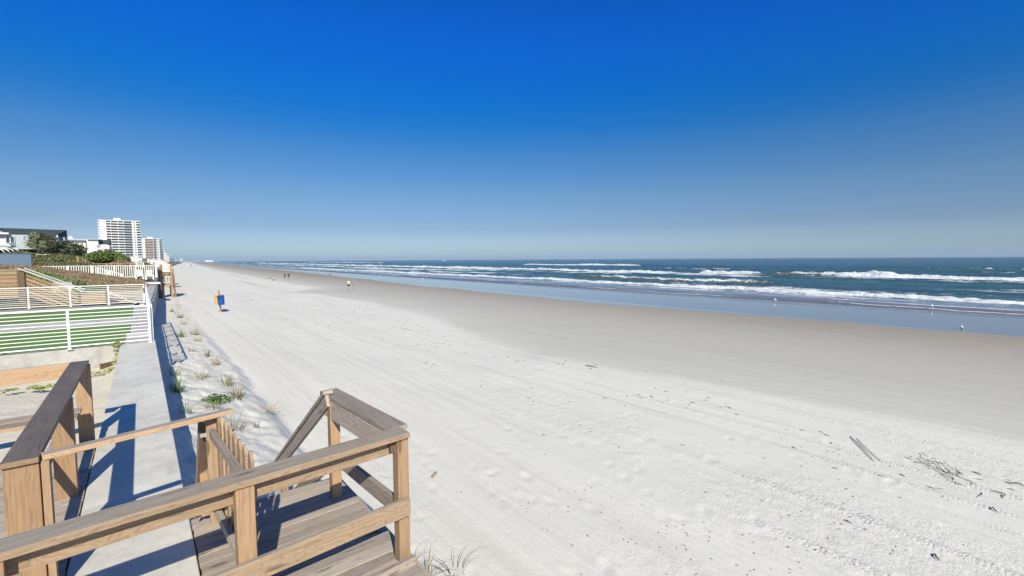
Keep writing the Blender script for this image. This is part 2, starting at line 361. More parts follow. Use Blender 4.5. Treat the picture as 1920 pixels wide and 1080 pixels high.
# modelled footprints
near = Yg < 60
for i in range(420):
    if i < 150: fx = random.uniform(2.0, 14); fy = random.uniform(.3, 16)
    else: fx = random.uniform(2.6, 17); fy = random.uniform(4, 55)
    fx += float(sft(fy)); a = random.uniform(-.6, .6) + (0 if random.random() < .6 else 1.2); dx = X[:0]
    i0, i1 = np.searchsorted(ys, [fy - .5, fy + .5]); j0, j1 = np.searchsorted(xs, [fx - sft(fy) - .5, fx - sft(fy) + .5])
    if i1 - i0 < 3 or j1 - j0 < 3: continue
    sx_ = X[i0:i1, j0:j1] - fx; sy_ = Yg[i0:i1, j0:j1] - fy
    p_ = sx_ * math.cos(a) - sy_ * math.sin(a); q_ = sx_ * math.sin(a) + sy_ * math.cos(a)
    d2 = (p_ / .085) ** 2 + (q_ / .16) ** 2; dep = random.uniform(.006, .018)
    Z[i0:i1, j0:j1] += dep * (-1.0 * np.exp(-d2) + .38 * np.exp(-(np.sqrt(d2) - 1.7) ** 2 * 3))
wetv = U - 17 - np.interp(Yg, WOBY, WOBV) + (fbm(Yg * .11, Yg * 0, 4, 3) - .5) * 2.2
filmv = U - np.interp(Yg, FLY, FLV) + (fbm(Yg * .12, Yg * 0 + 8, 4, 13) - .5) * 3.0
sand = grid_mesh('beach_sand', X, Yg, Z, SANDM, dict(coast=U, wetness=wetv, film=filmv, trample=tr)); tag(sand, kind='structure')

# ------------------------------------------------------------------ sea
def sea_material():
    k = NT('sea_water'); p = k.pos(); fo = k.attr('foam'); sh = k.attr('shallow'); cr = k.attr('crest')
    sx = k.n('ShaderNodeSeparateXYZ'); k.l(p, sx.inputs[0])
    lace = k.noise(k.mapv(p, (1.0, .55, 1)), 1.1, 6, .72, .6); lace2 = k.noise(k.mapv(p, (1.0, .4, 1)), 3.5, 4, .7)
    f = k.math('SUBTRACT', k.math('ADD', fo, k.math('MULTIPLY', k.math('ADD', lace, k.math('MULTIPLY', lace2, .4)), .9)), 1.01)
    f = k.mapr(f, -.02, .12)
    deep = k.mix(k.noise(k.mapv(p, (.5, .05, 1)), .12, 4, .6), (.020, .062, .092), (.036, .092, .125))
    c = k.mix(k.mapr(k.noise(k.mapv(p, (1, .12, 1)), .06, 3, .5), .46, .60), deep, (.045, .125, .125))
    c = k.mix(sh, c, k.mix(k.mapr(k.attr('coastw'), 71, 79), (.15, .135, .13), (.17, .20, .25))); c = k.mix(cr, c, (.10, .115, .085))
    c = k.mix(f, c, k.mix(k.mapr(k.noise(k.mapv(p, (1.2, .7, 1)), 2.2, 4, .7), .32, .62), (.42, .46, .49), (.88, .88, .87)))
    n1 = k.noise(k.mapv(p, (1, .35, 1)), .55, 5, .62); n2 = k.noise(k.mapv(p, (1, .45, 1)), 2.6, 4, .6)
    calm = k.math('SUBTRACT', 1.0, k.math('MULTIPLY', sh, .9))
    b = k.bump(k.math('MULTIPLY', n1, calm), 1.0, .9); b = k.bump(k.math('MULTIPLY', n2, calm), 1.0, .12, b)
    fb = k.bump(k.math('MULTIPLY', lace, f), 1.0, .25, b)
    return k.fin(c, k.math('ADD', k.math('MULTIPLY', f, .7), k.math('ADD', k.math('SUBTRACT', .22, k.math('MULTIPLY', sh, .13)), k.math('MULTIPLY', k.math('MULTIPLY', k.mapr(k.attr('coastw'), 68.5, 71), k.mapr(k.attr('coastw'), 79, 75)), .4))), fb, k.math('MULTIPLY', k.math('SUBTRACT', 1.0, k.math('MULTIPLY', f, .8)), k.math('ADD', .16, k.math('MULTIPLY', sh, .5))), 1.33)
SEA = -1.75
us = np.concatenate([np.arange(61, 128, .3), np.arange(128, 156, .6), np.arange(156, 182, .32), np.arange(182, 300, 1.2), np.arange(300, 345, .6), grow(345, 15000, 1.5, .03, 345)])
yn = -grow(0, 6000, .7, .035)[1:][::-1]; yp = grow(0, 12000, .7, .0085)
ysx = np.concatenate([yn, yp]); Uw, Yw = np.meshgrid(us, ysx); Xw = Uw + sft(Yw)
Zw = np.full_like(Xw, SEA); foam = np.zeros_like(Xw); crest = np.zeros_like(Xw)
damp = 1 - sstep(800, 2500, np.hypot(Xw, Yw))
Zw += sstep(95, 160, Uw) * damp * ((fbm(Xw * .09, Yw * .028, 3, 51) - .5) * .85 + (fbm(Xw * .35, Yw * .12, 3, 61) - .5) * .55)
Zw += sstep(70, 95, Uw) * damp * (fbm(Xw * .5, Yw * .18, 3, 71) - .5) * .40
def breaker(u0, amp, wl, y0, y1, fw=1.0, back=6.0, seed=1, soft=15, foamk=1.0, ragged=1.0):
    """a crest parallel to the shore: steep towards the beach, foam on the face and trailing behind"""
    global Zw, foam, crest
    c = u0 + (fbm(Yw * .02, Yw * 0 + seed, 4, seed) - .5) * 9 * ragged + (fbm(Yw * .15, Yw * 0 + seed, 3, seed + 3) - .5) * 2.0
    m = sstep(y0 - soft, y0 + soft * .3, Yw) * (1 - sstep(y1 - soft * .3, y1 + soft, Yw))
    am = m * (.65 + .7 * vnoise(Yw * .06, Yw * 0, seed + 9)); d = Uw - c
    Zw = Zw + amp * am * np.where(d < 0, np.exp(-(d / (wl * .28)) ** 2), np.exp(-(d / wl) ** 2))
    th = .5 + 1.0 * vnoise(Yw * .09, Yw * 0, seed + 17)
    fr = np.where(d < 0, np.exp(-(d / (wl * .75 * fw)) ** 2), np.exp(-(d / (back * .35 * th)) ** 2))
    tex = fbm(Xw * .6, Yw * .25, 4, seed + 33)
    foam = np.maximum(foam, foamk * m * fr * (.35 + 1.15 * tex) * np.clip(th + .25, 0, 1.1))
    Zw = Zw + m * fr * amp * 1.7 * (fbm(Xw * 1.2, Yw * .75, 4, seed + 41) - .5)
    foam = np.maximum(foam, foamk * m * .52 * np.exp(-((d - back * .5) / back) ** 2) * (.4 + tex))
    return c, m, d
breaker(90.5, .40, 2.0, -60, 420, 1.1, 5, 3, 20, 1.15)
breaker(168, .62, 3.2, -40, 34, 1.0, 9, 5, 5, 1.1, .7)
breaker(171, 1.0, 3.4, 71, 92, .9, 4, 5, 3, 1.2, .3)
breaker(167, .9, 3.6, 104, 1400, .9, 5, 8, 10, 1.1)
_, m, d = breaker(168, .95, 3.2, 34, 64, .35, 5, 5, 4, .62, .5); crest = np.maximum(crest, m * np.exp(-((d + .8) / 1.6) ** 2))
_, m, d = breaker(113, .60, 2.4, 46, 104, .55, 3.5, 12, 8, .60, .8); crest = np.maximum(crest, m * np.exp(-((d + .6) / 1.4) ** 2))
breaker(322, 1.0, 5.0, 236, 388, .8, 4, 15, 12, 1.2, .5)
breaker(124, .40, 2.2, 240, 900, .9, 6, 19, 40, .9)
breaker(235, .6, 4.5, 110, 150, .5, 4, 23, 12, .6)
breaker(290, .8, 5.0, 10, 45, .4, 3, 27, 10, .42)
breaker(240, .7, 5.0, -10, 22, .4, 3, 29, 6, .5)
breaker(340, 1.0, 6.0, 900, 1600, .6, 4, 41, 80, .8)
# swash lines and lace between the shore break and the beach
for u0, wv_, k_ in ((72.5, 5, .62), (77.5, 6, .66), (83, 5, .72)):
    c = u0 + (fbm(Yw * .045, Yw * 0 + u0, 4, int(u0)) - .5) * wv_ * 2
    foam = np.maximum(foam, k_ * np.exp(-((Uw - c) / .7) ** 2) * (.35 + 1.1 * fbm(Xw * .4, Yw * .1, 3, 83)) * sstep(.25, .5, vnoise(Yw * .04, Yw * 0, int(u0) + 5)))
foam = np.maximum(foam, .55 * sstep(76, 86, Uw) * (1 - sstep(100, 118, Uw)) * (fbm(Xw * .25, Yw * .08, 4, 91)) * 1.25)
foam = np.maximum(foam, .66 * sstep(96, 110, Uw) * (1 - sstep(170, 205, Uw)) * sstep(.42, .62, fbm(Xw * .05, Yw * .012, 3, 131)) * (fbm(Xw * .3, Yw * .07, 4, 133)) * 1.3)
foam = np.maximum(foam, .62 * sstep(140, 158, Uw) * (1 - sstep(170, 192, Uw)) * (fbm(Xw * .2, Yw * .06, 4, 95)) * 1.25)
brkn = .42 + 1.1 * fbm(Xw * .12, Yw * .035, 5, 111); foam = foam * np.clip(brkn, .3, 1.12)
Zw += np.where(Uw < 80, .03 * (fbm(Xw * .3, Yw * .1, 3, 99) - .5), 0)
edge = 66.5 + (fbm(Yw * .05, Yw * 0 + 2, 4, 77) - .5) * 9
Zw = np.where(Uw < edge, Zw - .25 * sstep(0, 3, edge - Uw), Zw)
sea = grid_mesh('sea', Xw, Yw, Zw, sea_material(), dict(foam=foam, shallow=1 - sstep(76, 100, Uw), crest=crest, coastw=Uw)); tag(sea, kind='structure')

# ------------------------------------------------------------------ land behind the seawall
def land_sand():
    k = NT('yard_sand'); p = k.pos(); a = k.noise(p, .8, 5, .6); f = k.noise(p, 12, 5, .7)
    c = k.mix(a, (.60, .54, .44), (.68, .62, .52)); c = k.mix(1.0, c, k.ramp(f, [(.3, .9), (.7, 1.08)]), 'MULTIPLY')
    c = k.mix(k.math('MULTIPLY', k.mapr(k.noise(p, 22, 2, .5), .28, .24), .8), c, (.16, .13, .1))
    return k.fin(c, .9, k.bump(k.math('ADD', k.math('MULTIPLY', k.noise(p, 2.5, 4, .6), .06), k.math('MULTIPLY', f, .012)), 1.0, 1.0), .1)
YSAND = land_sand()
gx, gy = np.meshgrid(np.linspace(-14, -.5, 120), np.linspace(-6, 18.1, 180))
z = 1.40 + .10 * (fbm(gx * .7, gy * .7, 3, 2) - .5) + .12 * sstep(-3, -.6, gx) * 0 - .18 * sstep(10, 17, gy) + .10 * np.exp(-((gx + .6) / .35) ** 2)
tag(grid_mesh('backyard_sand', gx, gy, z, YSAND), kind='structure')
def dune_mat():
    k = NT('dune_soil'); p = k.pos(); a = k.noise(p, .5, 5, .65); f = k.noise(p, 6, 5, .7)
    c = k.mix(k.mapr(a, .35, .65), (.22, .165, .11), (.15, .145, .07)); c = k.mix(k.mapr(f, .62, .75), c, (.42, .36, .27))
    return k.fin(c, .95, k.bump(f, 1.0, .15), .1)
DUNE = dune_mat()
def dune_z(x, y):
    x = np.asarray(x, float); y = np.asarray(y, float); inland = sstep(0, 12, -(x - sft(y)))
    a = np.interp(y, [36, 44, 50, 60, 66.5, 67.5, 80, 100, 140], [1.45, 1.75, 2.1, 2.35, 2.3, 2.45, 3.0, 3.6, 3.8])
    b = np.interp(y, [36, 44, 50, 60, 66.5, 75, 90, 140], [.2, .7, 1.35, 1.75, 1.7, 1.6, 1.9, 2.0])
    return a - .45 * (1 - sstep(0, 2.2, -(x - sft(y)))) * (y < 67) + inland * b + (fbm(x * .5, y * .4, 3, 44) - .5) * .35 * sstep(.5, 3, -(x - sft(y)))
gy, gu = np.meshgrid(np.linspace(36.2, 150, 260), np.concatenate([np.linspace(-60, -20, 30), np.linspace(-19.5, -.35, 110)]), indexing='ij')
gx = gu + sft(gy); tag(grid_mesh('dune_ground', gx, gy, dune_z(gx, gy), DUNE), kind='structure')
gy, gu = np.meshgrid(grow(149, 6000, 6, .03, 149), np.concatenate([-grow(.5, 2500, 2, .08)[::-1]]), indexing='ij')
gx = gu + sft(gy); tag(grid_mesh('ground', gx, gy, 3.0 - .8 * (gu > -3) + 2.0 * (fbm(gx * .04, gy * .03, 3, 45) - .3) * (gu < -6), DUNE), kind='structure')

# ------------------------------------------------------------------ seawall
ZD = 1.83
t = empty('seawall', (-.15, 10, 0), 'pale concrete seawall with a wide flat cap running from the deck to the white railing', 'seawall')
mb = MB(); mb.box((-.155, 7.8, .83), (.66, 27.4, 1.86)); mb.build('wall', CONC, t)
for y0, y1 in ((-6, 2.4), (2.406, 18.05)):
    mb = MB(); mb.box((-.155, (y0 + y1) / 2, ZD - .04), (.838, y1 - y0, .08)); mb.build('cap', CONC, t, bevel=.012)

# ------------------------------------------------------------------ left deck
def planks(mb, x0, x1, y0, y1, z, wd=.14, gap=.009, seed=0):
    y = y0
    while y < y1 - .02:
        w_ = min(wd, y1 - y); mb.box(((x0 + x1) / 2 + random.uniform(-.004, .004), y + w_ / 2 - gap / 2, z - .019 + random.uniform(-.0015, .0015)), (x1 - x0, w_ - gap, .038), r=random.random()); y += wd
t = empty('wooden_deck', (-1.5, 5, 1.4), 'grey plank deck on the landward side of the seawall, under the dark capped railing', 'deck')
mb = MB(); planks(mb, -3.4, -.585, .9, 8.42, ZD); mb.build('deck_boards', W_DECK, t, bevel=.003)
mb = MB()
for x in (-3.2, -2.0, -.75): mb.box((x, 4.6, ZD - .13), (.045, 7.5, .18))
mb.build('joists', W_BROWN, t)
# bench by the far rail
t = empty('bench', (-1.4, 8.25, 1.83), 'weathered plank bench seat along the far end of the landward deck', 'bench')
mb = MB(); mb.box((-1.75, 8.13, 2.33), (2.06, .25, .042)); mb.box((-1.72, 8.40, 2.33), (2.02, .25, .042)); mb.build('seat', W_PALE, t, bevel=.004)
for x in (-2.6, -1.6):
    mb = MB(); mb.box((x, 8.27, 2.07), (.09, .40, .476)); mb.build('leg', W_BROWN, t, bevel=.003)

# ------------------------------------------------------------------ railing with the dark cap (landward deck)
t = empty('deck_railing', (-.73, 4.8, ZD), 'timber railing with a nearly black weathered cap beside the seawall', 'railing')
mb = MB(); mb.span((-.735, 4.70, 2.93), (-.735, 8.92, 2.93), .195, .042, top=True); mb.build('cap_rail', W_CAPD, t, bevel=.005)
for i, (x, y, wx, wy) in enumerate(((-.735, 4.80, .185, .14), (-.715, 6.72, .17, .14), (-.700, 8.80, .16, .14))):
    mb = MB(); mb.box((x, y, (2.886 + 1.2) / 2), (wx, wy, 2.886 - 1.2)); mb.build('post', W_POST, t, bevel=.005)
mb = MB(); mb.span((-.84, 4.9, 2.36), (-.84, 8.7, 2.36), .04, .14, top=True); mb.build('mid_rail', W_GREY, t, bevel=.004)
mb = MB(); mb.span((-.835, 8.865, 2.928), (-3.4, 8.70, 2.928), .045, .21, top=True); mb.build('end_rail', W_PALE, t, bevel=.004)
mb = MB(); mb.box((-2.9, 8.80, 2.05), (.14, .14, 1.3)); mb.build('post', W_POST, t, bevel=.005)

# handrail crossing the wall
t = empty('handrail', (-.62, 4.8, ZD), 'slim timber handrail crossing the seawall from the dark railing to the picket gate', 'handrail')
mb = MB(); mb.span((-.63, 4.76, 2.93), (.62, 5.05, 2.93), .09, .042, top=True); mb.build('rail', W_PALE, t, bevel=.004)
mb = MB(); mb.box((-.612, 4.775, (2.886 + 1.83) / 2), (.045, .088, 2.886 - 1.83)); mb.build('post', W_PALE, t, bevel=.003)

# ------------------------------------------------------------------ front railing
t = empty('deck_railing', (1.6, 3.45, 1.2), 'honey coloured timber railing in front, turning the corner and sloping down the beach stairs', 'railing')
fd = np.array([2.20, .135, 0]); fd /= np.linalg.norm(fd); fn = np.array([-fd[1], fd[0], 0])
cA = np.array([1.66, 3.475, 2.93]) ; cB = cA - fd * 4.3
mb = MB(); mb.span(cB, cA, .185, .045, top=True); mb.build('cap_rail', W_FRONT, t, bevel=.006)
mb = MB(); bA = cA - fd * .10 + fn * .045 + np.array([0, 0, -.052]); mb.span(bA - fd * 4.1, bA, .04, .135, top=True); mb.build('rail_board', W_FRONT, t, bevel=.004)
mb = MB(); mb_a = np.array([1.64, 3.375, 2.39]); mb.span(mb_a - fd * 4.2, mb_a, .042, .145, top=True); mb.build('mid_rail', W_FRONT, t, bevel=.004)
mb = MB(); kb = np.array([1.66, 3.34, 1.90]); mb.span(kb - fd * 4.2, kb, .045, .10, top=True); mb.build('kick_board', W_GREY, t, bevel=.004)
mb = MB(); mb.box((1.545, 3.50, 2.82), (.045, .09, .12)); mb.build('corner_block', W_BROWN, t, bevel=.003)
ax = np.array([fd, fn, [0, 0, 1.0]])
for p, wx, r_ in (((1.612, 3.46), .10, .5), ((.462, 3.375), .11, .75), ((-.66, 3.30), .14, .4)):
    mb = MB(); mb.box((p[0], p[1], 1.2 + (2.884 - 1.2) / 2), (wx, .09, 2.884 - 1.2), ax, r=r_); mb.build('post', W_POST, t, bevel=.005)
# seaward side
mb = MB(); mb.span((1.645, 3.57, 2.928), (1.548, 5.12, 2.928), .185, .045, top=True); mb.build('side_cap', W_GREY, t, bevel=.006)
mb = MB(); mb.span((1.565, 3.62, 2.88), (1.475, 5.10, 2.88), .04, .19, top=True); mb.build('side_board', W_GREY, t, bevel=.004)
mb = MB(); mb.span((1.60, 3.52, 2.34), (1.545, 4.95, 2.31), .04, .15, top=True); mb.build('side_mid_rail', W_GREY, t, bevel=.004)
mb = MB(); mb.box((1.515, 4.86, 1.0 + 1.88 / 2 + .0), (.10, .10, 1.88)); mb.build('post', W_POST, t, bevel=.005)
mb = MB(); mb.span((1.46, 4.90, 2.965), (1.47, 7.75, 1.14), .04, .16, top=True); mb.span((1.47, 4.88, 2.985), (1.48, 7.75, 1.16), .10, .04, top=True); mb.build('stair_rail', W_GREY, t, bevel=.004)
mb = MB(); mb.span((1.47, 5.0, 2.22), (1.47, 7.6, .56), .04, .14, top=True); mb.build('stair_mid_rail', W_GREY, t, bevel=.004)
mb = MB(); mb.box((1.53, 7.3, .7), (.09, .09, 1.5)); mb.build('post', W_POST, t, bevel=.005)

# landing and stairs on the beach side
t = empty('stair_landing', (.9, 4.4, .8), 'grey plank landing and steps on the beach side of the seawall', 'landing')
mb = MB(); planks(mb, .275, 1.665, 1.8, 5.32, ZD); mb.build('deck_boards', W_DECK, t, bevel=.003)
mb = MB(); mb.box((1.69, 3.56, ZD - .12), (.04, 3.5, .2)); mb.box((.30, 3.56, ZD - .14), (.04, 3.5, .18)); mb.box((.98, 5.345, ZD - .12), (1.36, .04, .2)); mb.build('rim_joist', W_GREY, t, bevel=.003)
for x in (.45, 1.66):
    mb = MB(); mb.span((x, 5.37, 1.66), (x, 7.45, .40), .04, .24); mb.build('stringer', W_GREY, t, bevel=.003)
for i in range(6):
    mb = MB(); mb.box((1.05, 5.55 + i * .30, ZD - .20 - i * .19), (1.16, .27, .038)); mb.build('step', W_DECK, t, bevel=.003)

# picket gate standing open on the landing
t = empty('picket_gate', (.53, 4.4, ZD), 'open picket gate of narrow pointed honey boards behind the front railing', 'gate')
g0 = np.array([.505, 5.04]); g1 = np.array([.572, 3.78]); gd = (g1 - g0) / np.linalg.norm(g1 - g0)
for i in range(8):
    c = g0 + (g1 - g0) * i / 7; wd = .098 if i else .13; top = 2.935 + random.uniform(-.015, .01); th = .022
    a3 = np.array([gd[0], gd[1], 0]); n3 = np.array([-gd[1], gd[0], 0]); c3 = np.array([c[0], c[1], 0])
    prof = [(-wd / 2, 1.90), (wd / 2, 1.90), (wd / 2, top - .07), (wd * .12, top), (-wd * .12, top), (-wd / 2, top - .07)]
    V = [c3 + a3 * s_ + n3 * (-th / 2) + np.array([0, 0, z_]) for s_, z_ in prof] + [c3 + a3 * s_ + n3 * (th / 2) + np.array([0, 0, z_]) for s_, z_ in prof]
    G = [(z_ + i * 3, s_, 0) for s_, z_ in prof] + [(z_ + i * 3, s_, th) for s_, z_ in prof]
    mb = MB(); mb.add(V, [(0, 1, 2, 3, 4, 5), (11, 10, 9, 8, 7, 6)] + [(j, j + 6, (j + 1) % 6 + 6, (j + 1) % 6) for j in range(6)], 0, G); o = mb.build('picket', W_FRONT, t, bevel=.002)
mb = MB(); mb.span((.452, 5.06, 2.73), (.528, 3.80, 2.73), .042, .085); mb.build('gate_rail', W_GREY, t, bevel=.003)
mb = MB(); mb.span((.455, 4.98, 2.02), (.525, 3.80, 2.02), .042, .085); mb.build('gate_rail', W_GREY, t, bevel=.003)
mb = MB(); mb.box((.462, 5.10, 2.36), (.10, .05, 1.06)); mb.build('gate_post', W_FRONT, t, bevel=.003)
mb = MB(); mb.span((.43, 4.93, 2.06), (.50, 3.95, 2.66), .035, .07); mb.build('brace', W_GREY, t, bevel=.003)
mb = MB(); mb.box((.42, 5.10, 2.71), (.11, .012, .035)); mb.box((.42, 5.094, 2.695), (.02, .02, .07)); mb.build('hinge', METAL, t)
t = empty('leaning_board', (.36, 5.2, ZD), 'shaded brown board leaning behind the gate at the end of the handrail', 'board')
mb = MB(); mb.span((.41, 5.22, 2.86), (.335, 5.14, 1.92), .016, .13); mb.build('board', W_BROWN, t, bevel=.002)  # dark brown puts the shade of the board's face into its colour
mb = MB(); mb.box((.39, 5.17, 2.12), (.085, .085, .42)); mb.build('foot_block', W_POST, t, bevel=.003)

# ------------------------------------------------------------------ pool yard with turf
t = empty('yard_wall', (-4, 18.2, 1.1), 'low pale concrete wall under the near white railing', 'wall')
mb = MB(); mb.box((-7.12, 18.25, 1.2), (13.1, .22, 1.255)); mb.build('wall', CONC_L, t, bevel=.01)
patio = MB(); patio.box((-7.0, 28.0, 1.55), (13.2, 19.1, .27)); o = patio.build('patio', CONC_G); tag(o, kind='structure')
mb = MB(); mb.box((-7.0, 27.0, .7), (14.52, 17.55, 1.41)); o = mb.build('yard_base', CONC); tag(o, kind='structure')
def turf_mat():
    k = NT('artificial_turf'); p = k.pos(); f = k.noise(p, 40, 3, .7); g = k.noise(k.mapv(p, (.3, 1, 1)), 1.2, 3, .6)
    c = k.mix(f, (.10, .185, .05), (.17, .28, .09)); c = k.mix(1.0, c, k.ramp(g, [(.3, .88), (.7, 1.1)]), 'MULTIPLY')
    return k.fin(c, .9, k.bump(f, .7, .01), .1)
TURF = turf_mat()
for y0, y1, lab in ((19.3, 25.3, 'strip of green artificial turf nearest the low concrete wall'), (28.2, 34.6, 'strip of green artificial turf behind the paved band')):
    mb = MB(); mb.box((-6.9, (y0 + y1) / 2, 1.70), (12.95, y1 - y0, .035)); o = mb.build('turf_strip', TURF); tag(o, lab, 'turf')
mb = MB(); mb.box((-.075, 27.1, 1.62), (.65, 17.6, .144)); o = mb.build('yard_kerb', CONC_L, bevel=.01); tag(o, 'pale concrete kerb along the seaward edge of the turf yard', 'kerb')

def rail_fence(label, p0, p1, posts, z0, z1, nbars, group=None, pw=.06, bw=.020):
    p0 = np.array(p0, float); p1 = np.array(p1, float); d = p1 - p0; L = np.linalg.norm(d); d /= L
    t = empty('metal_railing', (*p0, z0), label, 'railing', group); a = lambda s_, z: (p0[0] + d[0] * s_, p0[1] + d[1] * s_, z)
    mb = MB(); mb.span(a(0, z1), a(L, z1), .055, .045, top=True); mb.build('top_rail', WHITE, t, bevel=.004)
    mb = MB(); mb.span(a(0, z0 + .11), a(L, z0 + .11), .04, .035, top=True); mb.build('bottom_rail', WHITE, t)
    mb = MB()
    for i in range(nbars): zz = z0 + .11 + (z1 - z0 - .15) * (i + 1) / (nbars + 1); mb.span(a(0, zz), a(L, zz), bw, bw)
    mb.build('bars', WHITE, t)
    for s_ in posts:
        mb = MB(); mb.box(a(s_, (z0 + z1 - .05) / 2), (pw, pw, z1 - z0 - .05), np.array([[d[0], d[1], 0], [-d[1], d[0], 0], [0, 0, 1.0]])); mb.box(a(s_, z0 + .006), (pw + .07, pw + .07, .012)); mb.build('post', WHITE, t, bevel=.003)
    return t
rail_fence('white horizontal-bar railing on the low wall closest to the timber decks', (.17, 18.12), (-12, 18.12), [.03, 1.85, 3.7, 5.55, 7.4, 9.25, 11.1], ZD, 3.0, 9)
rail_fence('white horizontal-bar railing at the far side of the green turf', (.12, 36.0), (-13, 36.0), [.03, 1.66, 3.3, 4.95, 6.6, 8.2, 9.9, 11.5], 1.80, 2.97, 9)
rail_fence('white horizontal-bar railing running seaward along the turf yard, seen end on', (.2, 18.22), (.2, 35.9), [0.05, 2.5, 5.0, 7.5, 10, 12.5, 15, 17.6], ZD, 3.0, 9, bw=.007)
mb = MB(); mb.box((.10, 34.9, 2.62), (.06, .10, .30)); o = mb.build('gate_latch', LATCH, bevel=.01); tag(o, 'small black latch box on the white railing corner', 'latch')

# ------------------------------------------------------------------ second seawall and the timber boardwalk beyond
t = empty('seawall', (.5, 50, 0), 'farther concrete seawall stretch ending at the picket railing, brown grass behind it', 'seawall')
def poly_wall(ys_, off0, off1, z0, z1):
    V = []; Fc = []
    for y in ys_:
        s_ = float(sft(y)); V += [(s_ + off0, y, z0), (s_ + off1, y, z0), (s_ + off1, y, z1), (s_ + off0, y, z1)]
    for i in range(len(ys_) - 1):
        b = i * 4; Fc += [(b + j, b + (j + 1) % 4, b + 4 + (j + 1) % 4, b + 4 + j) for j in range(4)]
    Fc += [(3, 2, 1, 0), tuple(len(V) - 4 + j for j in range(4))]; return V, Fc
mb = MB(); mb.add(*poly_wall(np.linspace(36.15, 67.2, 14), -.30, .20, -.6, 1.80)); mb.build('wall', CONC, t)
mb = MB(); mb.add(*poly_wall(np.linspace(36.15, 67.2, 14), -.55, .25, 1.80, 1.90)); mb.build('cap', CONC_L, t)
for y in np.linspace(39, 65, 9):
    mb = MB(); mb.box((float(sft(y)) + .26, y, .8), (.14, .35, 2.0)); mb.build('buttress', CONC, t)

t = empty('boardwalk', (-3, 40, 1.6), 'timber boardwalk with slatted screens and pale sloping rails beyond the turf yard', 'boardwalk')
def ptsY(a, Y): return [atY(x, y, Y) for x, y in a]
# platform screen: horizontal boards
L0 = -9.5
for i in range(7):
    mb = MB(); mb.box(((L0 - 5.6) / 2, 39.6, 3.72 - i * .235), (abs(L0 + 5.6), .03, .185)); mb.build('screen_board', W_FAR, t)
mb = MB(); mb.box(((L0 - 5.45) / 2, 39.6, 3.90), (abs(L0 + 5.45), .16, .05)); mb.build('cap_rail', W_PALE, t)
mb = MB(); mb.box((-5.53, 39.5, 2.75), (.30, .28, 2.2)); mb.build('post', W_BROWN, t)
W_SUN = wood('sunbleached_timber', (.60, .55, .50), (.66, .64, .61), top=1.0)
for k_, (yy, m_) in enumerate(((39.3, W_SUN), (41.2, W_SUN))):
    mb = MB(); mb.span((-5.6, yy, 4.02), (-2.9, yy, 2.56), .20, .06, top=True); mb.build('ramp_rail', m_, t)
for i in range(6):
    dz = -.24 - i * .24; x0 = -5.35; x1 = -2.9 - i * .02
    mb = MB(); mb.span((x0, 39.52, 3.92 + dz), (x1, 39.52, 2.50 + dz), .03, .12 if i % 2 else .14, top=True, r=(.2, .9, .5, .1, .8, .4)[i]); mb.build('screen_board', W_FAR, t)
mb = MB(); mb.span((-2.95, 38.6, 2.54), (-1.75, 38.6, 2.52), .45, .06, top=True); mb.build('landing_cap', W_SUN, t)
for i in range(4):
    mb = MB(); mb.box((-2.35, 38.45, 2.34 - i * .175), (1.15, .03, .165)); mb.build('screen_board', W_FAR, t)
for x in (-2.98, -1.74):
    mb = MB(); mb.box((x, 38.5, 1.95), (.14, .14, 1.1)); mb.build('post', W_BROWN, t)
mb = MB(); mb.span((-1.75, 38.5, 2.50), (-.3, 38.5, 1.62), .14, .05, top=True); mb.build('ramp_rail', W_SUN, t)
mb = MB(); mb.span((-1.75, 40.0, 2.50), (-.3, 40.0, 1.62), .14, .05, top=True); mb.build('ramp_rail', W_SUN, t)
mb = MB()
for i in range(9): mb.box((-1.35, 39.6 + i * .42, 1.92 + .035 * i), (3.2, .40, .05))
mb.build('deck_boards', W_DECK, t)
mb = MB(); mb.box((-1.35, 39.36, 1.76), (3.2, .05, .16)); mb.build('rim_joist', W_GREY, t)
mb = MB(); mb.box((-4.35, 45.4, 2.25), (1.05, .9, 1.30)); o = mb.build('concrete_block', CONC_L, bevel=.02); tag(o, 'pale square concrete block in the dune behind the boardwalk ramp', 'concrete block')
mb = MB(); mb.box((.3, 62.5, 2.03), (2.6, 3.2, .10)); o = mb.build('white_slab', WHITEP, bevel=.02); tag(o, 'white slab on the farther seawall before the picket railing', 'slab')

# grey garden wall at the left
mb = MB(); mb.box((-17.6, 62.2, 4.2), (19.3, .3, 1.88)); mb.box((-17.6, 62.2, 5.16), (19.4, .42, .05))
o = mb.build('garden_wall', plain('blue_grey_render', (.13, .175, .25), .8, .08, .8)); tag(o, 'blue-grey rendered garden wall at the left edge above the dune', 'wall')

# ------------------------------------------------------------------ picket railing + chair
def picket_rail(name, label, p0, p1, z0, z1, sp=.155, posts=6, group=None, mat=None, zslope=0.0, cat='picket railing'):
    mat = mat or WHITEP
    p0 = np.array(p0, float); p1 = np.array(p1, float); d = p1 - p0; L = np.linalg.norm(d); d /= L; n = int(L / sp)
    t = empty(name, (*p0, z0), label, cat, group); q = lambda s_, z: (p0[0] + d[0] * s_, p0[1] + d[1] * s_, z + zslope * s_)
    mb = MB(); mb.span(q(0, z1), q(L, z1), .11, .06, top=True); mb.build('top_rail', mat, t)
    mb = MB(); mb.span(q(0, z0 + .12), q(L, z0 + .12), .06, .07); mb.build('bottom_rail', mat, t)
    mb = MB(); a3 = np.array([[d[0], d[1], 0], [-d[1], d[0], 0], [0, 0, 1.0]])
    for i in range(n): mb.box(q((i + .5) * sp, (z0 + z1) / 2 + .03), (.065, .03, z1 - z0 - .16), a3)
    mb.build('balusters', mat, t)
    for i in range(posts + 1):
        mb = MB(); mb.box(q(L * i / posts, (z0 + z1) / 2), (.13, .13, z1 - z0 + .04), a3); mb.build('post', mat, t)
    return t
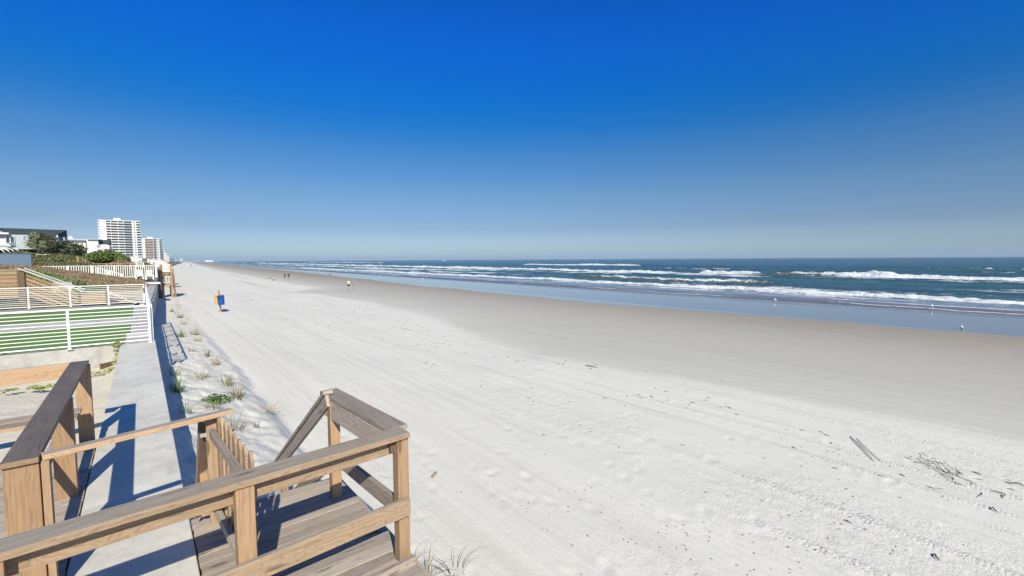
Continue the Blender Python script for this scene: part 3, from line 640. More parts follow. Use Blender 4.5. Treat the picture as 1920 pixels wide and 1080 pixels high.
t = empty('patio_wall', (-3.5, 67.3, 1.9), 'grey concrete base wall carrying the white picket railing', 'wall')
mb = MB(); mb.box((-8.2, 67.4, 2.0), (19.2, .5, 1.0)); mb.build('wall', CONC_L, t)
picket_rail('picket_railing', 'long white picket railing across the patio behind the brown dune', (1.42, 67.25), (-17, 67.25), 2.50, 3.93, .19, 10)
picket_rail('picket_railing', 'short white picket stair railing sloping in front of the long picket railing', (-3.6, 66.4), (-1.6, 66.4), 3.1, 3.75, .16, 2, zslope=-.38)
def patio_chair(x, y, z, rz, label):
    t = empty('patio_chair', (x, y, z), label, 'chair', 'chairs on the patio')
    mb = MB(); mb.box((x, y, z + .38), (.55, .55, .05)); mb.build('seat', WHITEP, t)
    mb = MB(); ax = np.array([[1, 0, 0], [0, math.cos(.3), math.sin(.3)], [0, -math.sin(.3), math.cos(.3)]])
    for i in range(5): mb.box((x - .22 + i * .11, y + .38, z + .72), (.095, .025, .8 - abs(i - 2) * .06), ax)
    mb.build('backrest', WHITEP, t)
    for sx in (-.33, .33):
        mb = MB(); mb.box((x + sx, y - .02, z + .60), (.12, .62, .03)); mb.box((x + sx, y - .26, z + .29), (.09, .05, .58)); mb.build('armrest', WHITEP, t)
    for sx in (-.25, .25):
        mb = MB(); mb.box((x + sx, y + .28, z + .18), (.06, .07, .36)); mb.build('leg', WHITEP, t)
for x, y, z, lb in ((-.15, 66.3, 2.35, 'white slatted garden chair before the right end of the long picket railing'), (.75, 66.5, 2.3, 'white slatted garden chair nearest the seaward corner of the picket railing')):
    patio_chair(x, y, z, 0, lb)

# beach-access stair tower
def stair_tower(x, y, w_, dpt, zt, label, group=None, white=True, levels=2, lean=.28):
    t = empty('stair_tower', (x, y, 0), label, 'beach stairs', group); zb = float(sand_z(x + w_, y)) - .3
    for px_, py_ in ((0, 0), (w_, 0), (0, dpt), (w_, dpt)):
        mb = MB(); mb.box((x + px_, y + py_, (zb + zt) / 2), (.20, .20, zt - zb)); mb.build('post', W_FAR, t)
    for lv in range(levels):
        z_ = zt - 1.05 - lv * 1.42
        mb = MB(); mb.box((x + w_ / 2, y + dpt / 2, z_), (w_ + .3, dpt + .3, .16)); mb.build('platform', W_FAR, t)
        for yy in (0, dpt):
            mb = MB(); mb.span((x + .1, y + yy, z_ + 1.02), (x + w_ - .1, y + yy, z_ + 1.02), .08, .07); mb.span((x + .1, y + yy, z_ + .2), (x + w_ - .1, y + yy, z_ + .2), .06, .06)
            n = max(3, int(w_ / .16))
            for i in range(n): mb.box((x + .1 + (i + .5) * (w_ - .2) / n, y + yy, z_ + .6), (.05, .03, .8))
            mb.build('rail_panel', WHITEP if white else W_FARB, t)
    mb = MB(); mb.span((x + w_ + .08, y + .1, zt - 1.1), (x + w_ + .08 + lean, y + dpt * .1 + .1, zb + .3), .10, .20); mb.build('stringer', W_FAR, t)
    for s_ in (.45, 1.0):
        mb = MB(); mb.span((x - .1, y + dpt * .2, zt - 1.1 - s_), (x - .35, y - .2, zt - 1.8 - s_), .06, .12); mb.build('brace', W_BROWN, t)
    return t
stair_tower(1.95, 69.5, .95, 3.0, 3.98, 'timber beach stair tower with two white railed platforms at the end of the seawall')
mb = MB(); mb.box((1.66, 69.0, 1.7), (.35, 1.6, 3.6)); o = mb.build('timber_bulkhead', W_BROWN); tag(o, 'dark brown timber bulkhead between the picket railing and the stair tower', 'bulkhead')
stair_tower(float(sft(96)) + 1.35, 96, .9, 2.0, 3.1, 'smaller grey timber stair platform just beyond the railed stair tower', white=False, levels=1, lean=.05)
for i, (yy, lb) in enumerate(((105, 'low white-railed beach platform beyond the grey stair platform'), (122, 'white-railed beach platform second beyond the grey stair platform'), (142, 'white-railed beach platform third beyond the grey stair platform'), (175, 'white-railed beach platform farthest along the seawall'))):
    stair_tower(float(sft(yy)) - .3 - .9 * i, yy, 2.0 + .5 * i, 3, 4.2 + .22 * i, lb, group='white-railed platforms along the far seawall', levels=1)
mb = MB(); mb.add(*poly_wall(np.concatenate([np.linspace(70, 300, 40), np.linspace(330, 3000, 40)]), -.6, .1, -1.0, 2.15)); o = mb.build('seawall', CONC_L); tag(o, 'distant pale seawall running on along the beach past the stair towers', 'seawall')
picket_rail('picket_railing', 'white stair railing sloping down the dune below the tall white tower', (-2.0, 84.0), (.35, 84.0), 4.35, 5.25, .16, 3, zslope=-.46)
t = picket_rail('timber_railing', 'tan timber railing on the green dune under the round bush', (-4.6, 78), (-1.0, 78), 3.35, 4.15, .9, 3, mat=W_FAR, cat='timber railing')
picket_rail('timber_railing', 'tan timber handrail sloping down to the left of the round bush', (-6.0, 78.05), (-4.6, 78.05), 4.3, 5.0, .9, 2, mat=W_FAR, zslope=-.55, cat='timber railing')

# ------------------------------------------------------------------ plants
def leaf_cloud(mb, centres, radii, n, size, squash=.75, m=0):
    C_ = np.array(centres, float); wts = np.array(radii, float) ** 2; wts /= wts.sum(); ids = RNG.choice(len(C_), n, p=wts)
    for i in ids:
        d = RNG.normal(size=3); d /= np.linalg.norm(d); rr = radii[i] * (RNG.random() ** .35) * (.8 + .4 * RNG.random())
        c = C_[i] + d * rr * np.array([1, 1, squash]); nrm = d + RNG.normal(size=3) * .6; nrm /= np.linalg.norm(nrm)
        a = np.cross(nrm, RNG.normal(size=3)); a /= np.linalg.norm(a); b = np.cross(nrm, a); s_ = size * (.6 + .8 * RNG.random())
        mb.add([c - a * s_, c - b * s_ * .6, c + a * s_, c + b * s_ * .6 + nrm * s_ * .2], [(0, 1, 2, 3)], m, r=float(RNG.random()))
LEAF_D = foliage('seagrape_leaves', (.06, .10, .02), (.18, .22, .06)); LEAF_G = foliage('green_leaves', (.05, .13, .02), (.13, .26, .05))
LEAF_P = foliage('palm_leaves', (.08, .115, .045), (.30, .31, .17)); LEAF_O = foliage('olive_scrub', (.09, .10, .04), (.20, .19, .09)); LEAF_B = foliage('brown_scrub', (.22, .155, .095), (.36, .27, .17))
BARK = plain('bark', (.12, .09, .065), .9, .3, 6, bump=.02, bscale=15)
def bush(x, y, z, sx, sy, h, n, size, mat, label, name='bush', cat='bush', seed=0):
    t = empty(name, (x, y, z), label, cat); cs = []; rs = []
    for i in range(22):
        a = RNG.random() * 6.28; r_ = RNG.random() ** .5; hh = (1 - r_ * r_ * .6) * h * (.55 + .35 * RNG.random())
        cs.append((x + sx * r_ * math.cos(a), y + sy * r_ * math.sin(a), z + hh * .65)); rs.append(h * (.22 + .18 * RNG.random()))
    mb = MB(); leaf_cloud(mb, cs, rs, n, size); mb.build('crown', mat, t)
    mb = MB()
    for i in range(7):
        c = cs[i * 3]; mb.tube([(x + (c[0] - x) * .4, y + (c[1] - y) * .4, z - .3), ((x + c[0]) / 2, (y + c[1]) / 2, z + .3 * h), c], [.07, .05, .02], 6)
    mb.build('stems', BARK, t); return t
bush(-3.7, 82, 3.9, 2.3, 1.6, 2.9, 6500, .13, LEAF_D, 'large rounded dark green sea grape bush in front of the white tower')
bush(-1.9, 80.5, 3.4, 1.2, 1.2, 1.7, 1500, .11, LEAF_B, 'brownish twiggy bush at the right side of the round sea grape')
bush(-8.6, 74, 4.0, 1.6, 1.2, 1.7, 2200, .10, LEAF_O, 'grey-olive scrub bush beside the right end of the blue-grey garden wall')
bush(-11.6, 80, 4.7, 1.6, 1.2, 1.5, 1300, .12, LEAF_O, 'dull olive bush above the blue-grey garden wall, left of the palms')
bush(-.3, 95, 3.2, 1.6, 1.5, 1.6, 900, .12, LEAF_O, 'olive scrub bush on the dune at the foot of the white tower')
def palm(x, y, z, h, crown, label):
    t = empty('palm_tree', (x, y, z), label, 'palm tree', 'cabbage palms by the white houses')
    mb = MB(); mb.tube([(x, y, z - .3), (x + .05, y, z + h * .5), (x + .02, y, z + h)], [.20, .16, .17], 8); mb.build('trunk', BARK, t)
    mb = MB(); top = np.array([x, y, z + h])
    for i in range(60):
        a = random.random() * 6.28; el = random.uniform(-1.2, 1.3); L = crown * random.uniform(.75, 1.1)
        d = np.array([math.cos(a) * math.cos(el), math.sin(a) * math.cos(el), math.sin(el)]); side = np.array([-math.sin(a), math.cos(a), 0]); r_ = random.random()
        hub = top + d * L * .55 + np.array([0, 0, -.1 * L])
        mb.tube([top, hub], [.03, .015], 3)
        for j in range(15):
            b_ = (j - 7) / 7 * 1.5; ld = d * math.cos(b_) + side * math.sin(b_); tip = hub + ld * L * .5 + np.array([0, 0, -.25 * L * random.uniform(.3, 1)])
            w_ = np.cross(ld, [0, 0, 1.0]); w_ = w_ / (np.linalg.norm(w_) + 1e-6) * .035 + np.array([0, 0, .012])
            mid = hub + ld * L * .3; mb.add([hub, mid - w_, tip, mid + w_], [(0, 1, 2, 3)], r=min(1, r_ * .7 + .3 * random.random()))
    mb.build('crown', LEAF_P, t); return t
for px, Y, h, cr, lb in ((73, 88, 1.9, 1.35, 'tallest leafy palm at the left of the palm row, before the dark-roofed house'), (90, 90, 1.7, 1.2, 'palm directly right of the tallest palm, hiding the white gable wall'),
                     (108, 91, 1.3, 1.15, 'low bushy palm in the middle of the palm row'), (124, 92, 1.3, 1.15, 'palm third from the right in the row, between the two white houses'), (140, 94, 1.15, 1.0, 'palm second from the right in the row before the low white house'), (152, 95, 1.0, .85, 'small palm at the right end of the row before the low white house')):
    P = atY(px, 476, Y); palm(P[0], P[1], P[2] - .5, h * 1.2, cr * 1.12, lb)

# ground cover on the dune (nobody could count it)
def scrub(name, label, n, fx, mat, size, lo=.08, hi=.35):
    mb = MB()
    for i in range(n):
        q = fx()
        if q is None: continue
        x, y = q; z = float(dune_z(x, y)); h = random.uniform(lo, hi)
        for j in range(3):
            a = random.random() * 6.28; l_ = np.array([math.cos(a), math.sin(a), 0]); p = np.array([x, y, z]) + l_ * random.uniform(0, .15)
            s_ = np.array([-l_[1], l_[0], 0]) * size; tp = p + l_ * h * random.uniform(.1, .7) + np.array([0, 0, h])
            mb.add([p - s_, p + s_, tp + s_ * .2, tp - s_ * .2], [(0, 1, 2, 3)], r=random.random())
    o = mb.build(name, mat); return tag(o, label, 'ground cover', kind='stuff')
def fx_brown():
    y = random.uniform(41, 66.8); u = -random.random() ** 1.2 * 18 - .45
    if y < 46 and u > -4.6: return None
    return u + float(sft(y)), y
scrub('dune_grass', 'brown dried ground cover over the dune between the boardwalk and the picket railing', 20000, fx_brown, LEAF_B, .03, .04, .17)
def fx_green(): y = random.uniform(68.5, 98); return -random.random() * 13 - .6 + float(sft(y)), y
scrub('dune_scrub', 'olive green low scrub on the dune behind the picket railing', 9000, fx_green, LEAF_O, .05, .1, .45)
def blob(cx, cy, rx, ry):
    def f():
        a = random.random() * 6.28; r_ = random.random() ** .5; return cx + rx * r_ * math.cos(a), cy + ry * r_ * math.sin(a)
    return f
P = hz(55, 517, 3.1)
for px, pyy, Y, rx, ry, m_, lb in ((60, 512, 52, 1.6, 2.2, LEAF_G, 'bright green vine patch on the brown dune behind the sloping rails'), (112, 516, 50, 1.3, 1.6, foliage('sage_leaves', (.16, .20, .09), (.26, .31, .16)), 'pale sage green patch of low plants in the brown dune'), (150, 535, 46, 1.3, 1.2, LEAF_G, 'green low plants right beside the pale concrete block')):
    P = atY(px, pyy, Y); scrub('plant_patch', lb, 900, blob(P[0], P[1], rx, ry), m_, .06, .15, .42)

# ------------------------------------------------------------------ houses
H_WHITE = plain('white_stucco', (.72, .72, .71), .8, .05, .5); H_GREY = plain('pale_grey_render', (.40, .44, .47), .8, .06, .5); ROOF = plain('dark_roofing', (.055, .065, .065), .7, .15, .7); GLASS = plain('dark_glass', (.04, .06, .075), .12, .1, .5, spec=.6)
ROOFW = plain('pale_metal_roof', (.42, .46, .50), .5, .06, .6)
def bx(mb, x0, x1, y0, y1, z0, z1): return mb.box(((x0 + x1) / 2, (y0 + y1) / 2, (z0 + z1) / 2), (x1 - x0, y1 - y0, z1 - z0))
def window(t, x0, x1, y, z0, z1, frame=H_WHITE, mull=1):
    mb = MB(); f = .05
    bx(mb, x0 - f, x1 + f, y - .07, y + .02, z1, z1 + f); bx(mb, x0 - f, x1 + f, y - .10, y + .02, z0 - f, z0); bx(mb, x0 - f, x0, y - .07, y + .02, z0, z1); bx(mb, x1, x1 + f, y - .07, y + .02, z0, z1)
    for i in range(mull): xx = x0 + (x1 - x0) * (i + 1) / (mull + 1); bx(mb, xx - .04, xx + .04, y - .06, y + .02, z0, z1)
    o = mb.build('window', frame, t); g = MB(); bx(g, x0, x1, y - .03, y - .01, z0, z1); g.build('pane', GLASS, o)
t = empty('house', (-14, 97, 4), 'grey and white two-storey house with a long dark sloping roof at the left edge', 'house')
mb = MB(); bx(mb, -26, -12.3, 95, 103, 3.8, 8.25); mb.build('wall', H_GREY, t)
mb = MB(); bx(mb, -26, -14.2, 94.9, 95.0, 3.8, 7.6); mb.build('lower_render', H_WHITE, t)
mb = MB(); bx(mb, -12.3, -9.55, 98, 103, 3.8, 8.35); mb.build('side_wing', H_WHITE, t)
mb = MB(); bx(mb, -12.4, -9.5, 97.4, 97.9, 8.10, 8.42); mb.build('fascia', H_WHITE, t)
mb = MB(); bx(mb, -26, -14.1, 94.2, 95.0, 8.28, 8.5); mb.build('fascia', H_WHITE, t)
rf = MB(); rf.add([(-27, 95.6, 8.45), (-9.7, 97.2, 8.42), (-8.85, 101.5, 9.42), (-27, 101.5, 9.62), (-27, 95.6, 8.30), (-9.7, 97.2, 8.27), (-8.85, 101.5, 8.2), (-27, 101.5, 8.2)], [(0, 1, 2, 3), (7, 6, 5, 4), (0, 4, 5, 1), (1, 5, 6, 2), (2, 6, 7, 3), (3, 7, 4, 0)]); rf.build('roof', ROOF, t)
mb = MB(); bx(mb, -9.55, -8.95, 99.5, 103, 3.8, 8.2); mb.build('side_wall', H_GREY, t)  # grey colour stands in for shade on the white wing's right side
def winpx(t, xa, ya, xb, yb, Y, **k): a = atY(xa, ya, Y); b = atY(xb, yb, Y); window(t, a[0], b[0], Y, b[2], a[2], **k)
winpx(t, 11, 443.5, 27, 455.5, 94.9, mull=1); winpx(t, 43.5, 443, 47.5, 447, 94.98, mull=0); winpx(t, -3, 434.5, 3, 439.5, 94.9, mull=0); winpx(t, 111, 443, 114.5, 449, 99.5, mull=1)
t = empty('pergola_roof', (-13, 92, 4), 'low dark veranda with white curved arches below the grey house', 'veranda')
mb = MB(); a = atY(-30, 459, 91); b = atY(22, 461, 91); c = atY(72, 466, 91); bx(mb, a[0], b[0], 90.5, 94, b[2] - .12, b[2] + .16); bx(mb, b[0] - .4, c[0], 91, 94, c[2] - .1, c[2] + .12); mb.build('roof', ROOFW, t)
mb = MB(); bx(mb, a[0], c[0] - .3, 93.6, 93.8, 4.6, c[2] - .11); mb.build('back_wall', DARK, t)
for px in (-8, 2, 12, 22, 62):
    p0 = atY(px, 465.5, 90.8); mb = MB(); pts = [p0 + np.array([1.0 * math.sin(s_ / 6 * 1.5), 0, -1.5 * (1 - math.cos(s_ / 6 * 1.5))]) for s_ in range(7)]; mb.tube(pts, .07, 5); mb.build('arch', H_WHITE, t)
t = empty('house', (-8, 140, 5), 'low white house with pale roof between the palms and the white tower', 'house')
def px_box(mb, xa, ya, xb, yb, Y, dep): a = atY(xa, ya, Y); b = atY(xb, yb, Y); bx(mb, a[0], b[0], Y, Y + dep, b[2], a[2]); return a, b
mb = MB(); px_box(mb, 120, 451, 162, 482, 140, 12); px_box(mb, 162, 449.5, 186, 482, 138, 12); mb.build('wall', H_WHITE, t)
mb = MB(); px_box(mb, 117, 447.5, 165, 451, 139.3, 13); px_box(mb, 163, 447.5, 189, 449.5, 137.5, 13); mb.build('roof', ROOFW, t)
mb = MB(); px_box(mb, 181, 459, 206, 480, 137.5, 8); mb.build('terrace', H_WHITE, t)
mb = MB(); px_box(mb, 181, 449.5, 207, 457, 138.6, 6); mb.build('terrace_shade', ROOF, t)
winpx(t, 181.5, 458.8, 188, 464, 137.5, mull=2)
a = atY(125, 447.5, 146); b = atY(139, 447.5, 146); mid = atY(131, 441, 150)
mb = MB(); mb.add([(a[0], 146, a[2]), (b[0], 146, a[2]), (b[0], 156, a[2]), (a[0], 156, a[2]), (mid[0], 151, mid[2])], [(0, 1, 4), (1, 2, 4), (2, 3, 4), (3, 0, 4), (3, 2, 1, 0)]); mb.build('cupola_roof', H_WHITE, t)
for xa, xb in ((126, 130), (150, 154)):
    winpx(t, xa, 456, xb, 461, 140, mull=1)
mb = MB(); a = atY(147, 454, 100); b = atY(156, 477, 100)
for x in (a[0], b[0]): mb.box((x, 100, (a[2] + b[2]) / 2), (.09, .09, a[2] - b[2]))
mb.span((a[0], 100, a[2]), (b[0], 100, a[2]), .09, .09); o = mb.build('swing_stand', W_BROWN); tag(o, 'tall dark goalpost-like timber stand before the low white house', 'post')
mb = MB(); P = atY(80, 478, 84); mb.box((P[0], 84, P[2] + .05), (1.4, .6, .10)); mb.box((P[0] - .5, 84, P[2] - .2), (.1, .5, .4)); mb.box((P[0] + .5, 84, P[2] - .2), (.1, .5, .4)); o = mb.build('garden_table', WHITEP); tag(o, 'white garden table by the scrub under the palms', 'table')

# ------------------------------------------------------------------ towers
def col(n, c, v=.05): return plain(n, c, .8, v, .1)
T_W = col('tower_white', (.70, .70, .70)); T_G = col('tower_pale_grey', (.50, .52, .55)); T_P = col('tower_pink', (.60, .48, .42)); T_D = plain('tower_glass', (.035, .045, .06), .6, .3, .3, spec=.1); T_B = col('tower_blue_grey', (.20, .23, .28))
def tower(label, D, cols, ytop, ybase, floors, wallmat, depth=18, topbox=None, full=True):
    """cols: list of (x0, x1, kind) in photo pixels measured on the facade, which faces the viewer's side of the coast"""
    x0 = cols[0][0]; x1 = cols[-1][1]; P0 = atD(x0, 480, D); Yf = float(P0[1]); pt = lambda x, y: atY(x, y, Yf)
    zt = pt((x0 + x1) / 2, ytop)[2]; zb = 2.0; X0 = pt(x0, 480)[0]; X1 = pt(x1, 480)[0]
    t = empty('tower_block', ((X0 + X1) / 2, Yf, zb), label, 'tower block')
    mb = MB(); bx(mb, X0, X1, Yf, Yf + depth, zb, zt); mb.build('wall', wallmat, t)
    mb = MB(); bx(mb, X0 - .2, X1 + .2, Yf - .3, Yf + depth + .3, zt, zt + .9); mb.build('parapet', wallmat, t)
    fh = (zt - pt(x0, ybase)[2]) / floors
    if topbox:
        a = pt(topbox[0], topbox[2]); b = pt(topbox[1], ytop); mb = MB(); bx(mb, a[0], b[0], Yf + 2, Yf + 9, zt + .9, a[2]); mb.build('roof_house', wallmat, t)
    for f_ in range(floors):
        zf = zt - (f_ + 1) * fh
        for (a, b, kind) in cols:
            xa = pt(a, 480)[0]; xb = pt(b, 480)[0]; wdt = xb - xa
            if kind == 'blank': continue
            if kind == 'balcony':
                g = MB(); bx(g, xa + .3, xb - .3, Yf - .25, Yf - .05, zf + fh * .36, zf + fh * .99); g.build('window', T_D, t)
                g = MB(); bx(g, xa, xb, Yf - 1.9, Yf - .28, zf - .02, zf + fh * .36); bx(g, xa, xa + .35, Yf - 1.2, Yf - .28, zf + fh * .36, zf + fh); g.build('balcony', wallmat, t)
            elif kind == 'band':
                g = MB(); bx(g, xa, xb, Yf - .2, Yf - .05, zf + fh * .33, zf + fh * .97); g.build('window', T_D, t)
                g = MB(); bx(g, xa, xb, Yf - 1.0, Yf - .22, zf, zf + fh * .30); g.build('balcony', T_G, t)
            elif kind == 'small':
                g = MB(); bx(g, xa + wdt * .2, xa + wdt * .8, Yf - .12, Yf - .02, zf + fh * .40, zf + fh * .82); g.build('window', T_D, t)
            elif kind == 'dark':
                g = MB(); bx(g, xa, xb, Yf - .3, Yf - .05, zf + fh * .25, zf + fh); g.build('window', T_D, t)
            elif kind == 'pinkb':
                g = MB(); bx(g, xa + .2, xb, Yf - .25, Yf - .05, zf + fh * .38, zf + fh * .95); g.build('window', T_D, t)
                g = MB(); bx(g, xa, xb, Yf - 1.6, Yf - .28, zf, zf + fh * .38); g.build('balcony', T_P, t)
    return t, Yf, pt, zt, fh
tower('tall white balconied tower block, largest on the skyline', 545, [(187, 190.5, 'small'), (190.5, 202, 'blank'), (202, 211, 'balcony'), (211, 224, 'balcony'), (224, 235, 'balcony'), (236, 250, 'band'), (250.5, 253, 'blank'), (253, 257.5, 'small'), (258, 266, 'balcony')], 414.5, 481, 14, T_W, 22, (212, 226, 408.5))
tw = tower('pink and white tower block just right of the tallest tower', 900, [(268, 273, 'blank'), (273, 281, 'pinkb'), (281, 288, 'pinkb'), (289, 294.5, 'dark'), (294.5, 299.5, 'small'), (300, 304.5, 'dark')], 448, 488, 13, T_W, 28, (276, 286, 444))
tower('slender grey tower block behind the pink and white tower', 1150, [(304.6, 306.5, 'dark'), (306.5, 308.5, 'blank')], 467.5, 489, 8, T_G, 30)
t5 = [('stepped white apartment block, nearest of the far low blocks', 1300, 308.5, 313, 475.5, T_W), ('white apartment block right of the stepped white one', 1500, 313, 317.3, 479, T_W), ('thin blue-grey block ending the far white cluster', 1600, 317.3, 318.6, 481, T_B)]
for lb, D, a, b, yt, m_ in t5: tower(lb, D, [(a, (a + b) / 2, 'small'), ((a + b) / 2, b, 'small')], yt, 490, 6, m_, 30)
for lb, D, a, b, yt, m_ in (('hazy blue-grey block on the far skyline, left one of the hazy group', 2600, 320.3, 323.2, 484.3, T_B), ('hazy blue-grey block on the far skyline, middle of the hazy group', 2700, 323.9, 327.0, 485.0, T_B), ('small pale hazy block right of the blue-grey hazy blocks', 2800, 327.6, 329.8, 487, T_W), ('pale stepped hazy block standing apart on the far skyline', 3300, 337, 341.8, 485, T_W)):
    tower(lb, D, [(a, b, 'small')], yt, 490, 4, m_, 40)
tower('low dark apartment block at the foot of the pink and white tower', 760, [(262, 276, 'dark'), (276, 288, 'small')], 484.5, 490.5, 2, T_G, 14)

# pier
P = atD(384, 489.5, 1300); t = empty('pier', (P[0], P[1], SEA), 'distant fishing pier with a white building standing in the sea', 'pier')
a = atY(384.8, 490, P[1]); b = atY(411, 490, P[1]); zdk = a[2] - .9
mb = MB(); bx(mb, a[0] - 130, b[0], P[1], P[1] + 7, zdk - .5, zdk); mb.build('deck', T_G, t)
b2 = atY(399, 490, P[1]); mb = MB(); bx(mb, a[0], b2[0], P[1] + .4, P[1] + 6, zdk, zdk + 3.4); mb.build('building', T_W, t)
mb = MB(); bx(mb, a[0] - .5, b2[0] + .5, P[1], P[1] + 6.5, zdk + 3.4, zdk + 3.9); mb.build('roof', T_G, t)
for i in range(22):
    mb = MB(); bx(mb, a[0] + 1 + i * 2.0 * (b[0] - a[0]) / 42, a[0] + 1.8 + i * 2.0 * (b[0] - a[0]) / 42, P[1] + .5, P[1] + 1.3, SEA - 2, zdk - .5); mb.build('piling', T_B, t)

# ------------------------------------------------------------------ barrels on a post
P0 = np.array([5.29, 46.85, float(sand_z(5.29, 46.85))]); P1 = np.array([5.20, 46.95, 1.82])
lean = (P1 - P0) / np.linalg.norm(P1 - P0); bX = np.cross([0, 1.0, 0], lean); bX /= np.linalg.norm(bX); axb = np.array([bX, np.cross(lean, bX), lean])
mb = MB(); mb.span(P0 - lean * .3, P1, .09, .09); o = mb.build('signpost', W_POST, bevel=.004); o.name = 'wooden_post'; tag(o, 'leaning square wooden post carrying the two bins on the beach', 'post')
BLUE = plain('blue_plastic', (.012, .07, .34), .4, .1, 3, spec=.4); YEL = plain('yellow_plastic', (.75, .40, .06), .4, .06, 3, spec=.4); BLUED = plain('blue_plastic_shade', (.01, .035, .16), .5, .1, 3)
def barrel(c, mat, label, rad, h):
    t = empty('litter_bin', c, label, 'bin')
    mb = MB(); mb.lathe([(0, 0), (rad * .86, 0), (rad * .90, .02), (rad * .93, h * .3), (rad * .955, h * .32), (rad * .955, h * .35), (rad * .94, h * .37), (rad * .98, h * .90), (rad * 1.06, h * .92), (rad * 1.06, h), (rad * .98, h), (rad * .93, h * .9), (rad * .88, .05), (0, .05)], c, 28, ax=axb); mb.build('drum', mat, t)
    f = np.array([-c[0], -c[1], 0.]); f /= np.linalg.norm(f); s_ = np.cross(f, [0, 0, 1.0]); f2 = f * .94 - s_ * .34 * -1; f2 /= np.linalg.norm(f2)
    mb = MB(); q = np.array(c) + lean * h * .72 + f2 * rad * .985
    mb.box(q, (.22, .05, .045), np.array([np.cross(f2, [0, 0, 1.0]), f2, [0, 0, 1.0]])); mb.box(q + np.array([0, 0, .14]) , (.09, .05, .10), np.array([np.cross(f2, [0, 0, 1.0]), f2, [0, 0, 1.0]])); mb.build('handle', BLUED if mat is BLUE else mat, t, bevel=.008)
    return t
mid = P0 + (P1 - P0) * .36
barrel(tuple(mid + np.array([.06, -.36, -.03])), BLUE, 'blue plastic bin hung on the seaward side of the beach post', .275, .84)
barrel(tuple(mid + np.array([-.07, .31, .02])), YEL, 'yellow plastic bin hung behind the blue one on the same post', .27, .82)
mb = MB(); mb.box(P0 + np.array([-.12, -.05, .03]), (.2, .1, .08)); mb.box(P0 + np.array([0, -.12, .05]), (.08, .2, .1)); o = mb.build('footing_blocks', W_PALE, bevel=.01); tag(o, 'small wood blocks wedged at the foot of the bin post', 'wood blocks')

